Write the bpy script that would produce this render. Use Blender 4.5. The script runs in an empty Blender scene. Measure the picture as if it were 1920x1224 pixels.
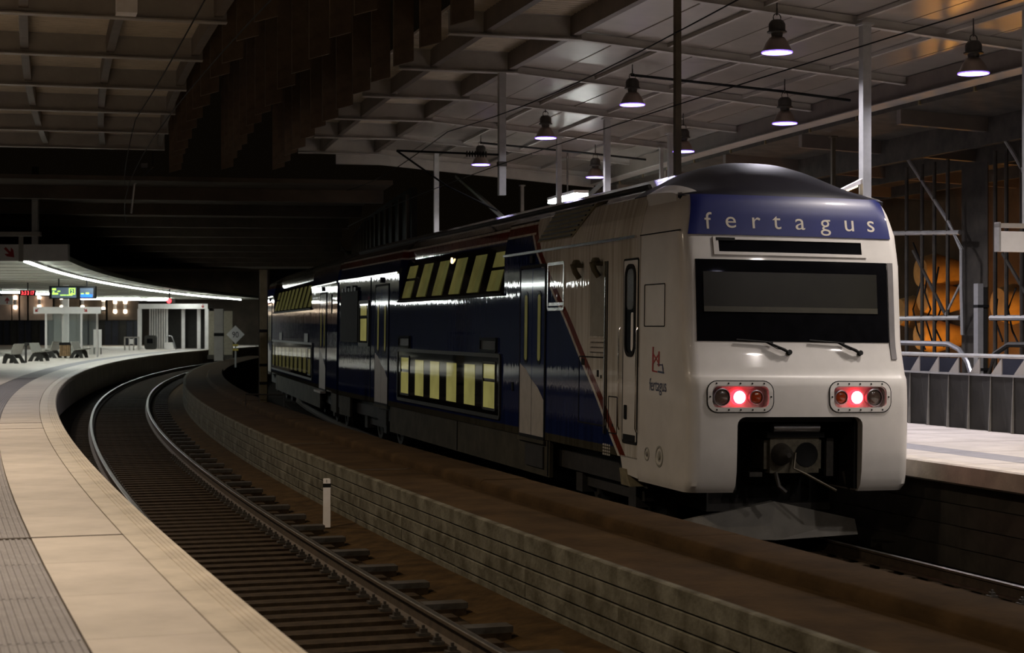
import bpy, bmesh, math, random
from math import sin, cos, asin, atan2, sqrt, radians, pi, hypot, exp
from mathutils import Vector, Matrix
random.seed(7)
scn = bpy.context.scene
col = scn.collection

# ------------------------------------------------------------------ camera
FPX, HOR, EYE = 3250.0, 615.0, 1.58
cam = bpy.data.cameras.new('camera'); camo = bpy.data.objects.new('camera', cam)
col.objects.link(camo)
camo.location = (0, 0, EYE); camo.rotation_euler = (radians(90), 0, 0)
cam.sensor_width = 36.0; cam.lens = FPX / 1920 * 36
cam.shift_y = (HOR - 612) / 1920
cam.clip_end = 600; cam.clip_start = 0.1
cam.dof.use_dof = True; cam.dof.focus_distance = 24.0; cam.dof.aperture_fstop = 3.2
scn.camera = camo
# ------------------------------------------------------------------ world, exposure
w = bpy.data.worlds.new('night'); scn.world = w; w.use_nodes = True
bg = w.node_tree.nodes['Background']
bg.inputs[0].default_value = (0.55, 0.38, 0.22, 1); bg.inputs[1].default_value = 0.0035
vs = scn.view_settings
vs.view_transform = 'Standard'; vs.look = 'None'; vs.gamma = 1.0; vs.use_curve_mapping = False
vs.exposure = 0.0
P_ROW = 200.0       # pendant lamps over the far platform
P_FRONT = 190.0    # the same lamps nearer the camera
P_NEAR = 235.0      # warm pendant lamps over the near platform
E_TUBE = 38.0       # fluorescent tubes under the canopy

# ------------------------------------------------------------------ the curve of the station
CX, CY, RR = 357.68, 134.0, 380.0
PHC = asin(CY / RR)
def ang(s): return PHC - s / RR
def pt(s, d, z=0.0):
    a = ang(s); r = RR - d
    return Vector((CX - r * cos(a), CY - r * sin(a), z))
def frame(s, d, z=0.0):          # local x: across the tracks (to the right), local y: along, away
    return Matrix.Translation(pt(s, d, z)) @ Matrix.Rotation(ang(s), 4, 'Z')
def sd(p):
    dx, dy = CX - p[0], CY - p[1]
    return (PHC - atan2(dy, dx)) * RR, RR - hypot(dx, dy)
def at_d(x, y, d):               # where a sight line meets the surface at distance d from the platform edge
    vx, vz = (x - 960) / FPX, -(y - HOR) / FPX; r = RR - d
    a = vx * vx + 1; b = -2 * (vx * CX + CY); c = CX * CX + CY * CY - r * r
    D = max(b * b - 4 * a * c, 0)
    t1 = (-b - sqrt(D)) / (2 * a); t2 = (-b + sqrt(D)) / (2 * a)
    t = t1 if t1 > 0 else t2
    return sd((vx * t, t))[0], EYE + vz * t
def at_z(x, y, z):
    t = (EYE - z) * FPX / (y - HOR)
    return sd(((x - 960) / FPX * t, t))

# ------------------------------------------------------------------ mesh builder
class MB:
    def __init__(self): self.v = []; self.f = []
    def add(self, vs, fs):
        k = len(self.v); self.v += [tuple(p) for p in vs]; self.f += [tuple(i + k for i in f) for f in fs]; return self
    def hexa(self, p):           # 4 bottom, 4 top
        return self.add(p, [(3, 2, 1, 0), (4, 5, 6, 7), (0, 1, 5, 4), (1, 2, 6, 5), (2, 3, 7, 6), (3, 0, 4, 7)])
    def box(self, x0, x1, y0, y1, z0, z1):
        return self.hexa([(x0, y0, z0), (x1, y0, z0), (x1, y1, z0), (x0, y1, z0), (x0, y0, z1), (x1, y0, z1), (x1, y1, z1), (x0, y1, z1)])
    def loft(self, rings, closed=True, caps=True):
        n = len(rings[0]); k = len(self.v); vs = [q for r in rings for q in r]; fs = []
        for i in range(len(rings) - 1):
            for j in range(n if closed else n - 1):
                a = i * n + j; b = i * n + (j + 1) % n
                fs.append((a, b, b + n, a + n))
        if caps:
            fs.append(tuple(range(n - 1, -1, -1))); fs.append(tuple(range((len(rings) - 1) * n, len(rings) * n)))
        return self.add(vs, fs)
    def prism(self, poly, a, b, f):    # poly of 2-D points, f(p, t) -> 3-D
        return self.loft([[f(p, a) for p in poly], [f(p, b) for p in poly]])
    def tube(self, pts, r, n=8, caps=True):
        pts = [Vector(p) for p in pts]; rings = []
        for i, p in enumerate(pts):
            t = (pts[min(i + 1, len(pts) - 1)] - pts[max(i - 1, 0)]).normalized()
            up = Vector((0, 0, 1)) if abs(t.z) < 0.9 else Vector((1, 0, 0))
            a = t.cross(up).normalized(); b = a.cross(t)
            rr = r[i] if isinstance(r, (list, tuple)) else r
            rings.append([p + a * rr * cos(2 * pi * j / n) + b * rr * sin(2 * pi * j / n) for j in range(n)])
        return self.loft(rings, True, caps)
    def bar(self, a, b, w, h):         # straight bar of rectangular section
        a, b = Vector(a), Vector(b); t = (b - a).normalized()
        up = Vector((0, 0, 1)) if abs(t.z) < 0.95 else Vector((0, 1, 0))
        x = t.cross(up).normalized() * w / 2; y = x.cross(t).normalized() * h / 2
        return self.loft([[p - x - y, p + x - y, p + x + y, p - x + y] for p in (a, b)])
    def lathe(self, prof, n=20, c=(0, 0, 0)):
        return self.loft([[(c[0] + r * cos(2 * pi * j / n), c[1] + r * sin(2 * pi * j / n), c[2] + z) for j in range(n)] for r, z in prof])
    def sweep(self, prof, s0, s1, n, closed=True):
        n = max(n, 1)
        return self.loft([[pt(s0 + (s1 - s0) * i / n, d, z) for d, z in prof] for i in range(n + 1)], closed, closed)
    def mesh(self, name, mat, smooth=False):
        me = bpy.data.meshes.new(name); me.from_pydata(self.v, [], self.f)
        bm = bmesh.new(); bm.from_mesh(me); bmesh.ops.recalc_face_normals(bm, faces=bm.faces); bm.to_mesh(me); bm.free()
        if mat: me.materials.append(mat)
        if smooth:
            for p in me.polygons: p.use_smooth = True
            try: me.set_sharp_from_angle(angle=radians(38))
            except Exception: pass
        return me
    def build(self, name, mat, parent=None, smooth=False, world=False):
        return put(name, self.mesh(name, mat, smooth), parent, None, world)
def wm(o):
    return (wm(o.parent) @ o.matrix_parent_inverse @ o.matrix_basis) if o.parent else o.matrix_basis.copy()
def put(name, me, parent=None, M=None, world=False):
    o = bpy.data.objects.new(name, me); col.objects.link(o)
    if M is not None: o.matrix_basis = M
    if parent:
        o.parent = parent
        if world: o.matrix_parent_inverse = wm(parent).inverted()
    return o
def tag(o, label=None, cat=None, group=None, kind=None):
    if label: o['label'] = label
    if cat: o['category'] = cat
    if group: o['group'] = group
    if kind: o['kind'] = kind
    return o
def empty(name, M, label, cat, group=None):
    o = bpy.data.objects.new(name, None); col.objects.link(o); o.matrix_basis = M; o.empty_display_size = .2
    return tag(o, label, cat, group)
def copy_tree(o, M=None, parent=None):
    c = o.copy(); col.objects.link(c)
    if parent: c.parent = parent; c.matrix_parent_inverse = o.matrix_parent_inverse.copy()
    if M is not None: c.matrix_basis = M
    for ch in [q for q in o.children]: copy_tree(ch, None, c)
    return c
def text_mesh(s, size, mat, depth=0.004, align='CENTER', shear=0.0):
    cu = bpy.data.curves.new('t', 'FONT'); cu.body = s; cu.size = size; cu.extrude = depth; cu.align_x = align; cu.shear = shear
    cu.resolution_u = 4
    o = bpy.data.objects.new('t', cu); col.objects.link(o)
    bpy.context.view_layer.update()
    me = bpy.data.meshes.new_from_object(o.evaluated_get(bpy.context.evaluated_depsgraph_get()))
    bpy.data.objects.remove(o); bpy.data.curves.remove(cu)
    me.materials.clear(); me.materials.append(mat)
    return me
def rrect(x0, x1, y0, y1, r, n=5):
    out = []
    for cx, cy, a0 in ((x1 - r, y1 - r, 0), (x0 + r, y1 - r, 90), (x0 + r, y0 + r, 180), (x1 - r, y0 + r, 270)):
        for i in range(n + 1):
            a = radians(a0 + 90 * i / n); out.append((cx + r * cos(a), cy + r * sin(a)))
    return out

# ------------------------------------------------------------------ materials
def mat(name, c, rough=.6, metal=0.0, noise=0.0, scale=6.0, c2=None, bump=0.0, bscale=40.0, coat=0.0, stretch=None, spec=.5):
    m = bpy.data.materials.new(name); m.use_nodes = True; nt = m.node_tree; b = nt.nodes['Principled BSDF']
    b.inputs['Base Color'].default_value = (*c, 1); b.inputs['Roughness'].default_value = rough
    b.inputs['Metallic'].default_value = metal; b.inputs['Specular IOR Level'].default_value = spec
    if coat: b.inputs['Coat Weight'].default_value = coat; b.inputs['Coat Roughness'].default_value = .06
    if noise or c2 or bump:
        tc = nt.nodes.new('ShaderNodeTexCoord'); mp = nt.nodes.new('ShaderNodeMapping')
        nt.links.new(tc.outputs['Object'], mp.inputs[0])
        if stretch: mp.inputs['Scale'].default_value = stretch
    if noise or c2:
        n = nt.nodes.new('ShaderNodeTexNoise'); n.inputs['Scale'].default_value = scale; n.inputs['Detail'].default_value = 6
        n.inputs['Roughness'].default_value = .62
        nt.links.new(mp.outputs[0], n.inputs['Vector'])
        r = nt.nodes.new('ShaderNodeValToRGB'); r.color_ramp.elements[0].position = .34; r.color_ramp.elements[1].position = .68
        k = noise or .3
        r.color_ramp.elements[0].color = (*[q * (1 - k) for q in c], 1)
        r.color_ramp.elements[1].color = (*(c2 or [min(1, q * (1 + k)) for q in c]), 1)
        nt.links.new(n.outputs['Fac'], r.inputs[0]); nt.links.new(r.outputs[0], b.inputs['Base Color'])
    if bump:
        n2 = nt.nodes.new('ShaderNodeTexNoise'); n2.inputs['Scale'].default_value = bscale; n2.inputs['Detail'].default_value = 4
        nt.links.new(mp.outputs[0], n2.inputs['Vector'])
        bp = nt.nodes.new('ShaderNodeBump'); bp.inputs['Strength'].default_value = bump; bp.inputs['Distance'].default_value = .02
        nt.links.new(n2.outputs['Fac'], bp.inputs['Height']); nt.links.new(bp.outputs[0], b.inputs['Normal'])
    return m
def emit(name, c, s, base=None, rough=.3):
    m = bpy.data.materials.new(name); m.use_nodes = True; b = m.node_tree.nodes['Principled BSDF']
    b.inputs['Base Color'].default_value = (*(base or c), 1); b.inputs['Roughness'].default_value = rough
    b.inputs['Emission Color'].default_value = (*c, 1); b.inputs['Emission Strength'].default_value = s
    return m
M = {}
M['plat'] = mat('platform_concrete', (.50, .45, .40), .55, noise=.16, scale=1.3, bump=.12, bscale=30)
M['coping'] = mat('coping_stone', (.56, .50, .42), .45, noise=.2, scale=2.2, bump=.15, bscale=25)
M['tact'] = mat('ribbed_grey_paving', (.245, .235, .245), .7, noise=.15, scale=5)
M['groove'] = mat('dark_joint', (.10, .085, .07), .9, noise=.3)
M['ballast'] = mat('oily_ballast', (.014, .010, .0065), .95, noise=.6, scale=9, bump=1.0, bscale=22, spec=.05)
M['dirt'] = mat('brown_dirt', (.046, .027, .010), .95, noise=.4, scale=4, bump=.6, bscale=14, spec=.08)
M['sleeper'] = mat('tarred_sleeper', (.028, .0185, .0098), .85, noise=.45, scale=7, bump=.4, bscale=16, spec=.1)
M['railside'] = mat('rusty_rail', (.05, .034, .02), .6, noise=.35, scale=9)
M['railtop'] = mat('polished_rail', (.30, .285, .26), .34, 1.0, noise=.2, scale=6)
M['iron'] = mat('dark_iron', (.035, .030, .024), .6, noise=.4, scale=12)
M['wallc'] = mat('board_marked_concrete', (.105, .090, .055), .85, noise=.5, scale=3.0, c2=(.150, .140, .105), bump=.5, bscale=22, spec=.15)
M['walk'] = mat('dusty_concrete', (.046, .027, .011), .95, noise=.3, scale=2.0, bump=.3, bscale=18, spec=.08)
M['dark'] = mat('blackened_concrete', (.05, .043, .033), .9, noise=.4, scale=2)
M['beam'] = mat('painted_steel', (.36, .335, .30), .5, noise=.1, scale=2)
M['purlin'] = mat('brown_painted_steel', (.13, .105, .085), .55, noise=.15, scale=2)
M['panel'] = mat('coated_roof_sheet', (.32, .285, .245), .30, .40, noise=.12, scale=.9, bump=.25, bscale=3)
M['panel2'] = mat('ribbed_roof_sheet', (.60, .54, .44), .5, noise=.12, scale=1.5)
M['fin'] = mat('brown_wood_fin', (.115, .075, .045), .8, noise=.3, scale=3)
M['post'] = mat('galvanised_post', (.42, .415, .40), .4, .4, noise=.12, scale=4)
M['brownpost'] = mat('brown_post', (.11, .09, .058), .45, .3, noise=.2, scale=4)
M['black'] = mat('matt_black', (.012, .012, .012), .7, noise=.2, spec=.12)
M['gloss'] = mat('gloss_black', (.005, .005, .006), .05, noise=.2, spec=.3)
M['white'] = mat('white_paint', (.78, .75, .73), .45, noise=.08, scale=3)
M['signw'] = mat('white_sign_face', (.72, .70, .68), .5, noise=.06, scale=3)
M['red'] = mat('red_paint', (.36, .022, .016), .45, noise=.1)
M['navy'] = mat('navy_paint', (.012, .016, .075), .4, noise=.1)
M['chrome'] = mat('polished_trim', (.72, .70, .67), .18, 1.0, noise=.06)
M['lampbody'] = mat('lamp_housing', (.05, .045, .04), .5, .3, noise=.2)
M['shade'] = mat('lamp_reflector', (.24, .19, .16), .35, .6, noise=.12)
M['steel'] = mat('brushed_steel', (.36, .36, .37), .35, .8, noise=.12)
M['dsteel'] = mat('dark_steel_sheet', (.032, .030, .026), .55, .3, noise=.2, scale=3)
M['parapet'] = mat('parapet_sheet', (.024, .022, .018), .6, .2, noise=.2, scale=3)
M['skirt'] = mat('grey_green_skirt', (.055, .050, .036), .7, noise=.3, scale=2.2, spec=.1)
M['under'] = mat('underframe_black', (.02, .018, .016), .7, noise=.4)
M['plow'] = mat('grey_plough', (.17, .16, .14), .6, noise=.15, scale=4)
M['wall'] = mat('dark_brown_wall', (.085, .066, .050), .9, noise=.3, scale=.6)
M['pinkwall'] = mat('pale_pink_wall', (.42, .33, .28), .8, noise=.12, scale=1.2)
M['bench'] = mat('perforated_bench_sheet', (.34, .33, .29), .5, .3, noise=.15, scale=8)
M['wood'] = mat('bin_wood', (.28, .17, .08), .6, noise=.3, scale=6)
M['blueglass'] = mat('blue_panel', (.030, .032, .044), .3, noise=.15, scale=2)
M['yellow'] = mat('yellow_plate', (.55, .42, .06), .5, noise=.1)
M['brass'] = mat('dull_brass', (.16, .12, .05), .5, .4, noise=.2)
M['backwall'] = mat('back_wall', (.10, .062, .030), .9, noise=.35, scale=.8)
M['soil'] = mat('ochre_wall', (.55, .34, .12), .9, noise=.3, scale=1.5)
M['lens'] = emit('lamp_lens', (.86, .84, 1.0), 14.0)
M['violet'] = emit('violet_halo_glow', (.30, .16, 1.0), 1.6)  # stands in for the violet halo around the lamp lenses
M['tube'] = emit('fluorescent_tube', (.93, 1.0, .95), E_TUBE)
M['wlamp'] = emit('wall_lamp_glow', (1.0, .80, .58), 8.0)
M['redled'] = emit('red_led', (1.0, .05, .06), 4.0)
M['greenled'] = emit('green_screen_text', (.55, 1.0, .12), 1.3)
M['bluescr'] = emit('blue_screen_bar', (.02, .16, 1.0), 1.6)
M['screen'] = emit('dark_screen', (.10, .14, .20), .25)
M['warmwin'] = emit('warm_reading_light', (1.0, .72, .36), 5.0)
M['orange'] = emit('sodium_bulb', (1.0, .42, .05), 12.0)
def glassmat():
    m = bpy.data.materials.new('clear_glass'); m.use_nodes = True; nt = m.node_tree
    b = nt.nodes['Principled BSDF']; b.inputs['Base Color'].default_value = (.5, .55, .52, 1); b.inputs['Roughness'].default_value = .08
    t = nt.nodes.new('ShaderNodeBsdfTransparent'); mx = nt.nodes.new('ShaderNodeMixShader'); mx.inputs[0].default_value = .14
    nt.links.new(t.outputs[0], mx.inputs[1]); nt.links.new(b.outputs[0], mx.inputs[2])
    nt.links.new(mx.outputs[0], nt.nodes['Material Output'].inputs[0]); return m
M['glass'] = glassmat()
def panemat(name, c, s, dark):
    # lit carriage window: cream blind behind glass, with slow variation along the pane
    m = bpy.data.materials.new(name); m.use_nodes = True; nt = m.node_tree; b = nt.nodes['Principled BSDF']
    tc = nt.nodes.new('ShaderNodeTexCoord'); n = nt.nodes.new('ShaderNodeTexNoise'); n.inputs['Scale'].default_value = 1.6; n.inputs['Detail'].default_value = 3
    r = nt.nodes.new('ShaderNodeValToRGB'); r.color_ramp.elements[0].color = (*[q * dark for q in c], 1); r.color_ramp.elements[1].color = (*c, 1)
    r.color_ramp.elements[0].position = .35; r.color_ramp.elements[1].position = .62
    nt.links.new(tc.outputs['Object'], n.inputs['Vector']); nt.links.new(n.outputs['Fac'], r.inputs[0])
    nt.links.new(r.outputs[0], b.inputs['Emission Color']); b.inputs['Emission Strength'].default_value = s
    b.inputs['Base Color'].default_value = (.02, .02, .015, 1); b.inputs['Roughness'].default_value = .05; return m
M['pane'] = panemat('lit_window_pane', (.60, .54, .16), .29, .75)
M['pane2'] = panemat('dim_window_pane', (.46, .41, .12), .155, .65)
M['pane3'] = panemat('shaded_window_strip', (.30, .29, .09), .2, .7)
M['pane4'] = panemat('far_window_pane', (.40, .36, .12), .10, .7)

# train livery: blue with white cab, divided by a slanting red and white band
def livery(name, cab):
    m = bpy.data.materials.new(name); m.use_nodes = True; nt = m.node_tree; b = nt.nodes['Principled BSDF']
    L = nt.links.new; N = nt.nodes.new
    tc = N('ShaderNodeTexCoord'); sx = N('ShaderNodeSeparateXYZ'); L(tc.outputs['Object'], sx.inputs[0])
    def math(op, a, c=None, cl=False):
        n = N('ShaderNodeMath'); n.operation = op; n.use_clamp = cl
        for i, q in enumerate((a, c)):
            if q is None: continue
            if isinstance(q, (int, float)): n.inputs[i].default_value = q
            else: L(q, n.inputs[i])
        return n.outputs[0]
    def mix(f, a, c):
        n = N('ShaderNodeMix'); n.data_type = 'RGBA'; L(f, n.inputs[0])
        for i, q in ((6, a), (7, c)):
            if isinstance(q, tuple): n.inputs[i].default_value = (*q, 1)
            else: L(q, n.inputs[i])
        return n.outputs[2]
    blue, white, red, grey, roof = (.012, .022, .090), (.56, .54, .50), (.145, .03, .018), (.06, .056, .042), (.045, .04, .033)
    u, v = sx.outputs['Y'], sx.outputs['Z']
    if cab:
        fc = N('ShaderNodeFloatCurve'); cv = fc.mapping.curves[0]
        P = [(.62, 2.86), (.98, 3.35), (1.43, 3.92), (1.97, 4.70), (2.6, 5.57), (3.04, 6.24), (3.54, 6.95), (3.88, 7.39), (4.17, 7.74)]
        pts = [((a - .4) / 4.0, q / 10) for a, q in P]
        cv.points[0].location = (0, .255); cv.points[1].location = (1, .80)
        for a, q in pts: cv.points.new(a, q)
        fc.mapping.update()
        vn = math('DIVIDE', math('SUBTRACT', v, .4), 4.0, True)
        L(vn, fc.inputs['Value'])
        t = math('SUBTRACT', u, math('MULTIPLY', fc.outputs[0], 10.0))
        c = mix(math('GREATER_THAN', t, -.36), white, red)
        c = mix(math('GREATER_THAN', t, -.11), c, white)
        c = mix(math('GREATER_THAN', t, 0), c, blue)
        behind = math('GREATER_THAN', u, 7.35)
    else:
        c = mix(math('GREATER_THAN', u, -50), white, blue); behind = math('GREATER_THAN', u, -50)
    def band(z0, z1): return math('MULTIPLY', behind, math('MULTIPLY', math('GREATER_THAN', v, z0), math('LESS_THAN', v, z1)))
    if cab:
        c = mix(band(4.01, 4.05), c, white); c = mix(band(4.05, 4.19), c, red); c = mix(band(4.19, 4.235), c, white)
    else:
        c = mix(band(4.05, 4.19), c, (.08, .04, .025)); c = mix(band(4.19, 4.235), c, (.2, .19, .15))
    c = mix(math('MULTIPLY', behind, math('GREATER_THAN', v, 4.235)), c, roof); c = mix(math('GREATER_THAN', v, 4.30), c, roof)
    c = mix(math('MULTIPLY', math('GREATER_THAN', t, 0) if cab else behind, math('LESS_THAN', v, .74)), c, grey)
    # streaks of grime
    mp = N('ShaderNodeMapping'); mp.inputs['Scale'].default_value = (1, 5, .25); L(tc.outputs['Object'], mp.inputs[0])
    n = N('ShaderNodeTexNoise'); n.inputs['Scale'].default_value = 2.2; n.inputs['Detail'].default_value = 6; L(mp.outputs[0], n.inputs['Vector'])
    r = N('ShaderNodeValToRGB'); r.color_ramp.elements[0].color = (.72, .69, .64, 1); r.color_ramp.elements[1].color = (1, 1, 1, 1)
    r.color_ramp.elements[0].position = .38; r.color_ramp.elements[1].position = .6; L(n.outputs['Fac'], r.inputs[0])
    mm = N('ShaderNodeMix'); mm.data_type = 'RGBA'; mm.blend_type = 'MULTIPLY'; mm.inputs[0].default_value = 1
    L(c, mm.inputs[6]); L(r.outputs[0], mm.inputs[7]); L(mm.outputs[2], b.inputs['Base Color'])
    b.inputs['Roughness'].default_value = .28; b.inputs['Coat Weight'].default_value = .8; b.inputs['Coat Roughness'].default_value = .03
    b.inputs['Coat IOR'].default_value = 1.5; b.inputs['Specular IOR Level'].default_value = .0
    # uneven sheet metal
    mp2 = N('ShaderNodeMapping'); mp2.inputs['Scale'].default_value = (1, 4.0, .5); L(tc.outputs['Object'], mp2.inputs[0])
    n2 = N('ShaderNodeTexNoise'); n2.inputs['Scale'].default_value = 3.0; n2.inputs['Detail'].default_value = 2.5; L(mp2.outputs[0], n2.inputs['Vector'])
    bp = N('ShaderNodeBump'); bp.inputs['Strength'].default_value = .07; bp.inputs['Distance'].default_value = .03
    L(n2.outputs['Fac'], bp.inputs['Height']); L(bp.outputs[0], b.inputs['Normal']); L(bp.outputs[0], b.inputs['Coat Normal'])
    return m
M['livcab'] = livery('cab_car_livery', True)
M['livmid'] = livery('trailer_livery', False)
M['nose'] = mat('white_nose_paint', (.60, .575, .545), .38, noise=.07, scale=1.6, coat=.25, bump=.02, bscale=3)
M['noseblue'] = mat('blue_band_paint', (.007, .013, .11), .4, noise=.06, coat=.1)
M['dome'] = mat('dark_blue_dome', (.010, .010, .016), .5, noise=.1, spec=.22)
M['doorblue'] = mat('door_blue', (.012, .022, .090), .3, noise=.08, coat=.7, spec=0)
M['kick'] = mat('door_cream', (.40, .37, .33), .45, noise=.1)

# ================================================================== STRUCTURE
def struct(name, mb, m, label, world=True, smooth=False):
    o = mb.build(name, m, None, smooth); return tag(o, label, None, None, 'structure')
g = MB(); g.box(-130, 130, -60, 330, -2.2, -1.95)
struct('ground', g, M['ballast'], 'black ground under the tracks and platforms')

# near platform with coping, paving and ribbed strip
pl = MB(); pl.sweep([(-46, -1.9), (-46, 0), (-1.665, 0), (-1.665, -.04), (-.27, -.04), (-.27, -1.9)], -14, 168, 90)
platform = struct('platform_left', pl, M['plat'], 'pale concrete platform curving along the empty track')
SL = 1.5
cop = MB()
prof = [(-.325, -.13), (-.325, .0)]
for gx in (-.17, -.135, -.10, -.065): prof += [(gx, 0), (gx + .002, -.006), (gx + .010, -.006), (gx + .012, 0)]
prof += [(-.02, 0), (0, -.02), (0, -.13)]
cop.loft([[(d, y, z) for d, z in prof] for y in (-SL / 2 + .004, SL / 2 - .004)])
cop_me = cop.mesh('coping_slab', M['coping'])
pav_me = MB().box(-1.005, -.335, -SL / 2 + .0015, SL / 2 - .0015, -.06, 0).mesh('paving_slab', M['plat'])
tac = MB(); tac.box(-1.655, -1.015, -SL / 2 + .002, SL / 2 - .002, -.06, -.008); tac_me = tac.mesh('ribbed_slab', M['tact'])
rib = MB()
for k in range(15):
    x = -1.64 + k * .0425
    rib.loft([[(x, y, -.009), (x + .005, y, -.001), (x + .019, y, -.001), (x + .024, y, -.009)] for y in (-SL / 2 + .01, SL / 2 - .01)])
rib_me = rib.mesh('ribs', M['tact'])
JOINTS = (14.2, 28.9, 30.6)
for k in range(36):
    s = 4.45 + SL * k
    put('coping_slab', cop_me, platform, frame(s, 0, 0)); put('paving_slab', pav_me, platform, frame(s, 0, 0))
    t = put('ribbed_slab', tac_me, platform, frame(s, 0, 0))
    rb = put('ribs', rib_me, t); rb['kind'] = 'stuff'
s_far = 4.45 + SL * 35.5
MB().sweep([(-.325, -.13), (-.325, 0), (-.02, 0), (0, -.02), (0, -.13)], s_far, 168, 60).build('coping_far', M['coping'], platform)
MB().sweep([(-1.005, -.06), (-1.005, 0), (-.335, 0), (-.335, -.06)], s_far, 168, 60).build('paving_far', M['plat'], platform)
MB().sweep([(-1.655, -.06), (-1.655, -.001), (-1.015, -.001), (-1.015, -.06)], s_far, 168, 60).build('ribbed_strip_far', M['tact'], platform)
for s in JOINTS:
    b = MB(); b.box(-6.0, -.33, -.022, -.010, -.02, .003); b.box(-6.0, -.33, .010, .022, -.02, .003); b.box(-6.0, -.33, -.010, .010, -.02, .001)
    put('expansion_joint', b.mesh('expansion_joint', M['groove']), platform, frame(s, 0, 0))

# bed of the empty track
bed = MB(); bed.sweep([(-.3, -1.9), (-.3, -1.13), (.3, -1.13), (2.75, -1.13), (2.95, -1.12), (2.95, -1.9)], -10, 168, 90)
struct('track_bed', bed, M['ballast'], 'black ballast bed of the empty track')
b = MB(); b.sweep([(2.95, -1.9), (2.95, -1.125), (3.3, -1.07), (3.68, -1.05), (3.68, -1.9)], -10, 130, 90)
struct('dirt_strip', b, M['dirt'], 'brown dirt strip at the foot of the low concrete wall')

# low retaining wall between the tracks, with board-marked courses
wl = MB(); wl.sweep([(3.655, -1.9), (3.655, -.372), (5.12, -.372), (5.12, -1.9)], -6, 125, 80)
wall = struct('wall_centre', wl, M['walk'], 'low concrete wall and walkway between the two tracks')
BL = 2.4; ch = [.165, .15, .15, .15, .15]
meshes = []
for k in range(4):
    z = -.370; row = []
    for i, h in enumerate(ch):
        e = random.uniform(0, .010) + (.012 if i == 0 else 0)
        b = MB(); y0, y1 = -BL / 2 + .006, BL / 2 - .006
        zt, zb = z - (.006 if i else 0), z - h + .006
        b.loft([[(.052, y, zb), (-e, y, zb + .006), (-e - .002, y, zt - .008), (.0, y, zt), (.052, y, zt)] for y in (y0, 0, y1)])
        row.append(b.mesh('concrete_course', M['wallc'])); z -= h
    meshes.append(row)
for k in range(24):
    for i in range(5):
        put('concrete_course', meshes[random.randrange(4)][i], wall, frame(5.4 + BL * k, 3.605, 0))
MB().sweep([(3.61, -1.2), (3.61, -.370), (3.70, -.370), (3.70, -1.2)], 5.4 + BL * 23.5, 125, 50).build('wall_face_far', M['wallc'], wall)
# cable trough lids on top
tl = 3.0
th = MB()
tp = [(4.50, -.372), (4.50, -.30), (4.515, -.268), (4.55, -.25), (5.10, -.25), (5.12, -.262), (5.12, -.372)]
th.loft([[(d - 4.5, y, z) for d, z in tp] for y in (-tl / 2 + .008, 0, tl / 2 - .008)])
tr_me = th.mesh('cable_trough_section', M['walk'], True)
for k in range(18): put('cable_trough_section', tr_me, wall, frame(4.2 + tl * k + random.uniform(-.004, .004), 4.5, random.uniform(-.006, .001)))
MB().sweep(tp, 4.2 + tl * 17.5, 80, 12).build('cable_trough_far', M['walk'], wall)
cr = MB(); cr.tube([(0, 0, .002), (.3, .03, .004), (.62, -.02, .002), (.80, .05, .003)], .006, 5)
for s in (29.7, 24.0): put('crack', cr.mesh('crack', M['groove']), wall, frame(s, 3.66, -.372))

# bed and right-hand platform
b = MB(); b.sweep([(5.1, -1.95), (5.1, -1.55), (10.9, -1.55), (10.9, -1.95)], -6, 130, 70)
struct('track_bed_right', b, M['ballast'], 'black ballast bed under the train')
b = MB(); b.sweep([(10.95, -1.95), (10.95, -.42), (10.66, -.42), (10.66, -.20), (10.70, -.172), (24.5, -.172), (24.5, -1.95)], -8, 120, 70)
platr = struct('platform_right', b, M['dark'], 'lit concrete platform on the far side of the train')
cop2 = MB(); cop2.loft([[(0, y, -.24), (0, y, -.02), (.02, y, 0), (.30, y, 0), (.30, y, -.24)] for y in (-.995, .995)])
cop2_me = cop2.mesh('coping_slab', M['coping'])
pv = {}
def pave(x0, x1, m):
    key = (x0, x1)
    if key not in pv: pv[key] = MB().box(x0 - 10.65, x1 - 10.65, -.995, .995, -.05, 0).mesh('paving_slab', M[m])
    return pv[key]
for k in range(28):
    s = 3 + 2.0 * k; F0 = frame(s, 10.65, -.16)
    put('coping_slab', cop2_me, platr, F0)
    for x0, x1, m in ((10.955, 11.55, 'plat'), (11.555, 12.15, 'tact'), (12.155, 13.5, 'plat'), (13.505, 14.9, 'plat'), (14.905, 16.4, 'plat')):
        put('paving_slab', pave(x0, x1, m), platr, F0)
# wall boards under the right-hand platform edge
wb = MB().box(0, .03, -1.19, 1.19, -.135, .135).mesh('wall_board', M['dark'])
for k in range(7):
    for i in range(4): put('wall_board', wb, platr, frame(12 + 2.4 * k, 10.925 + random.uniform(0, .012), -.58 - .285 * i))

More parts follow.
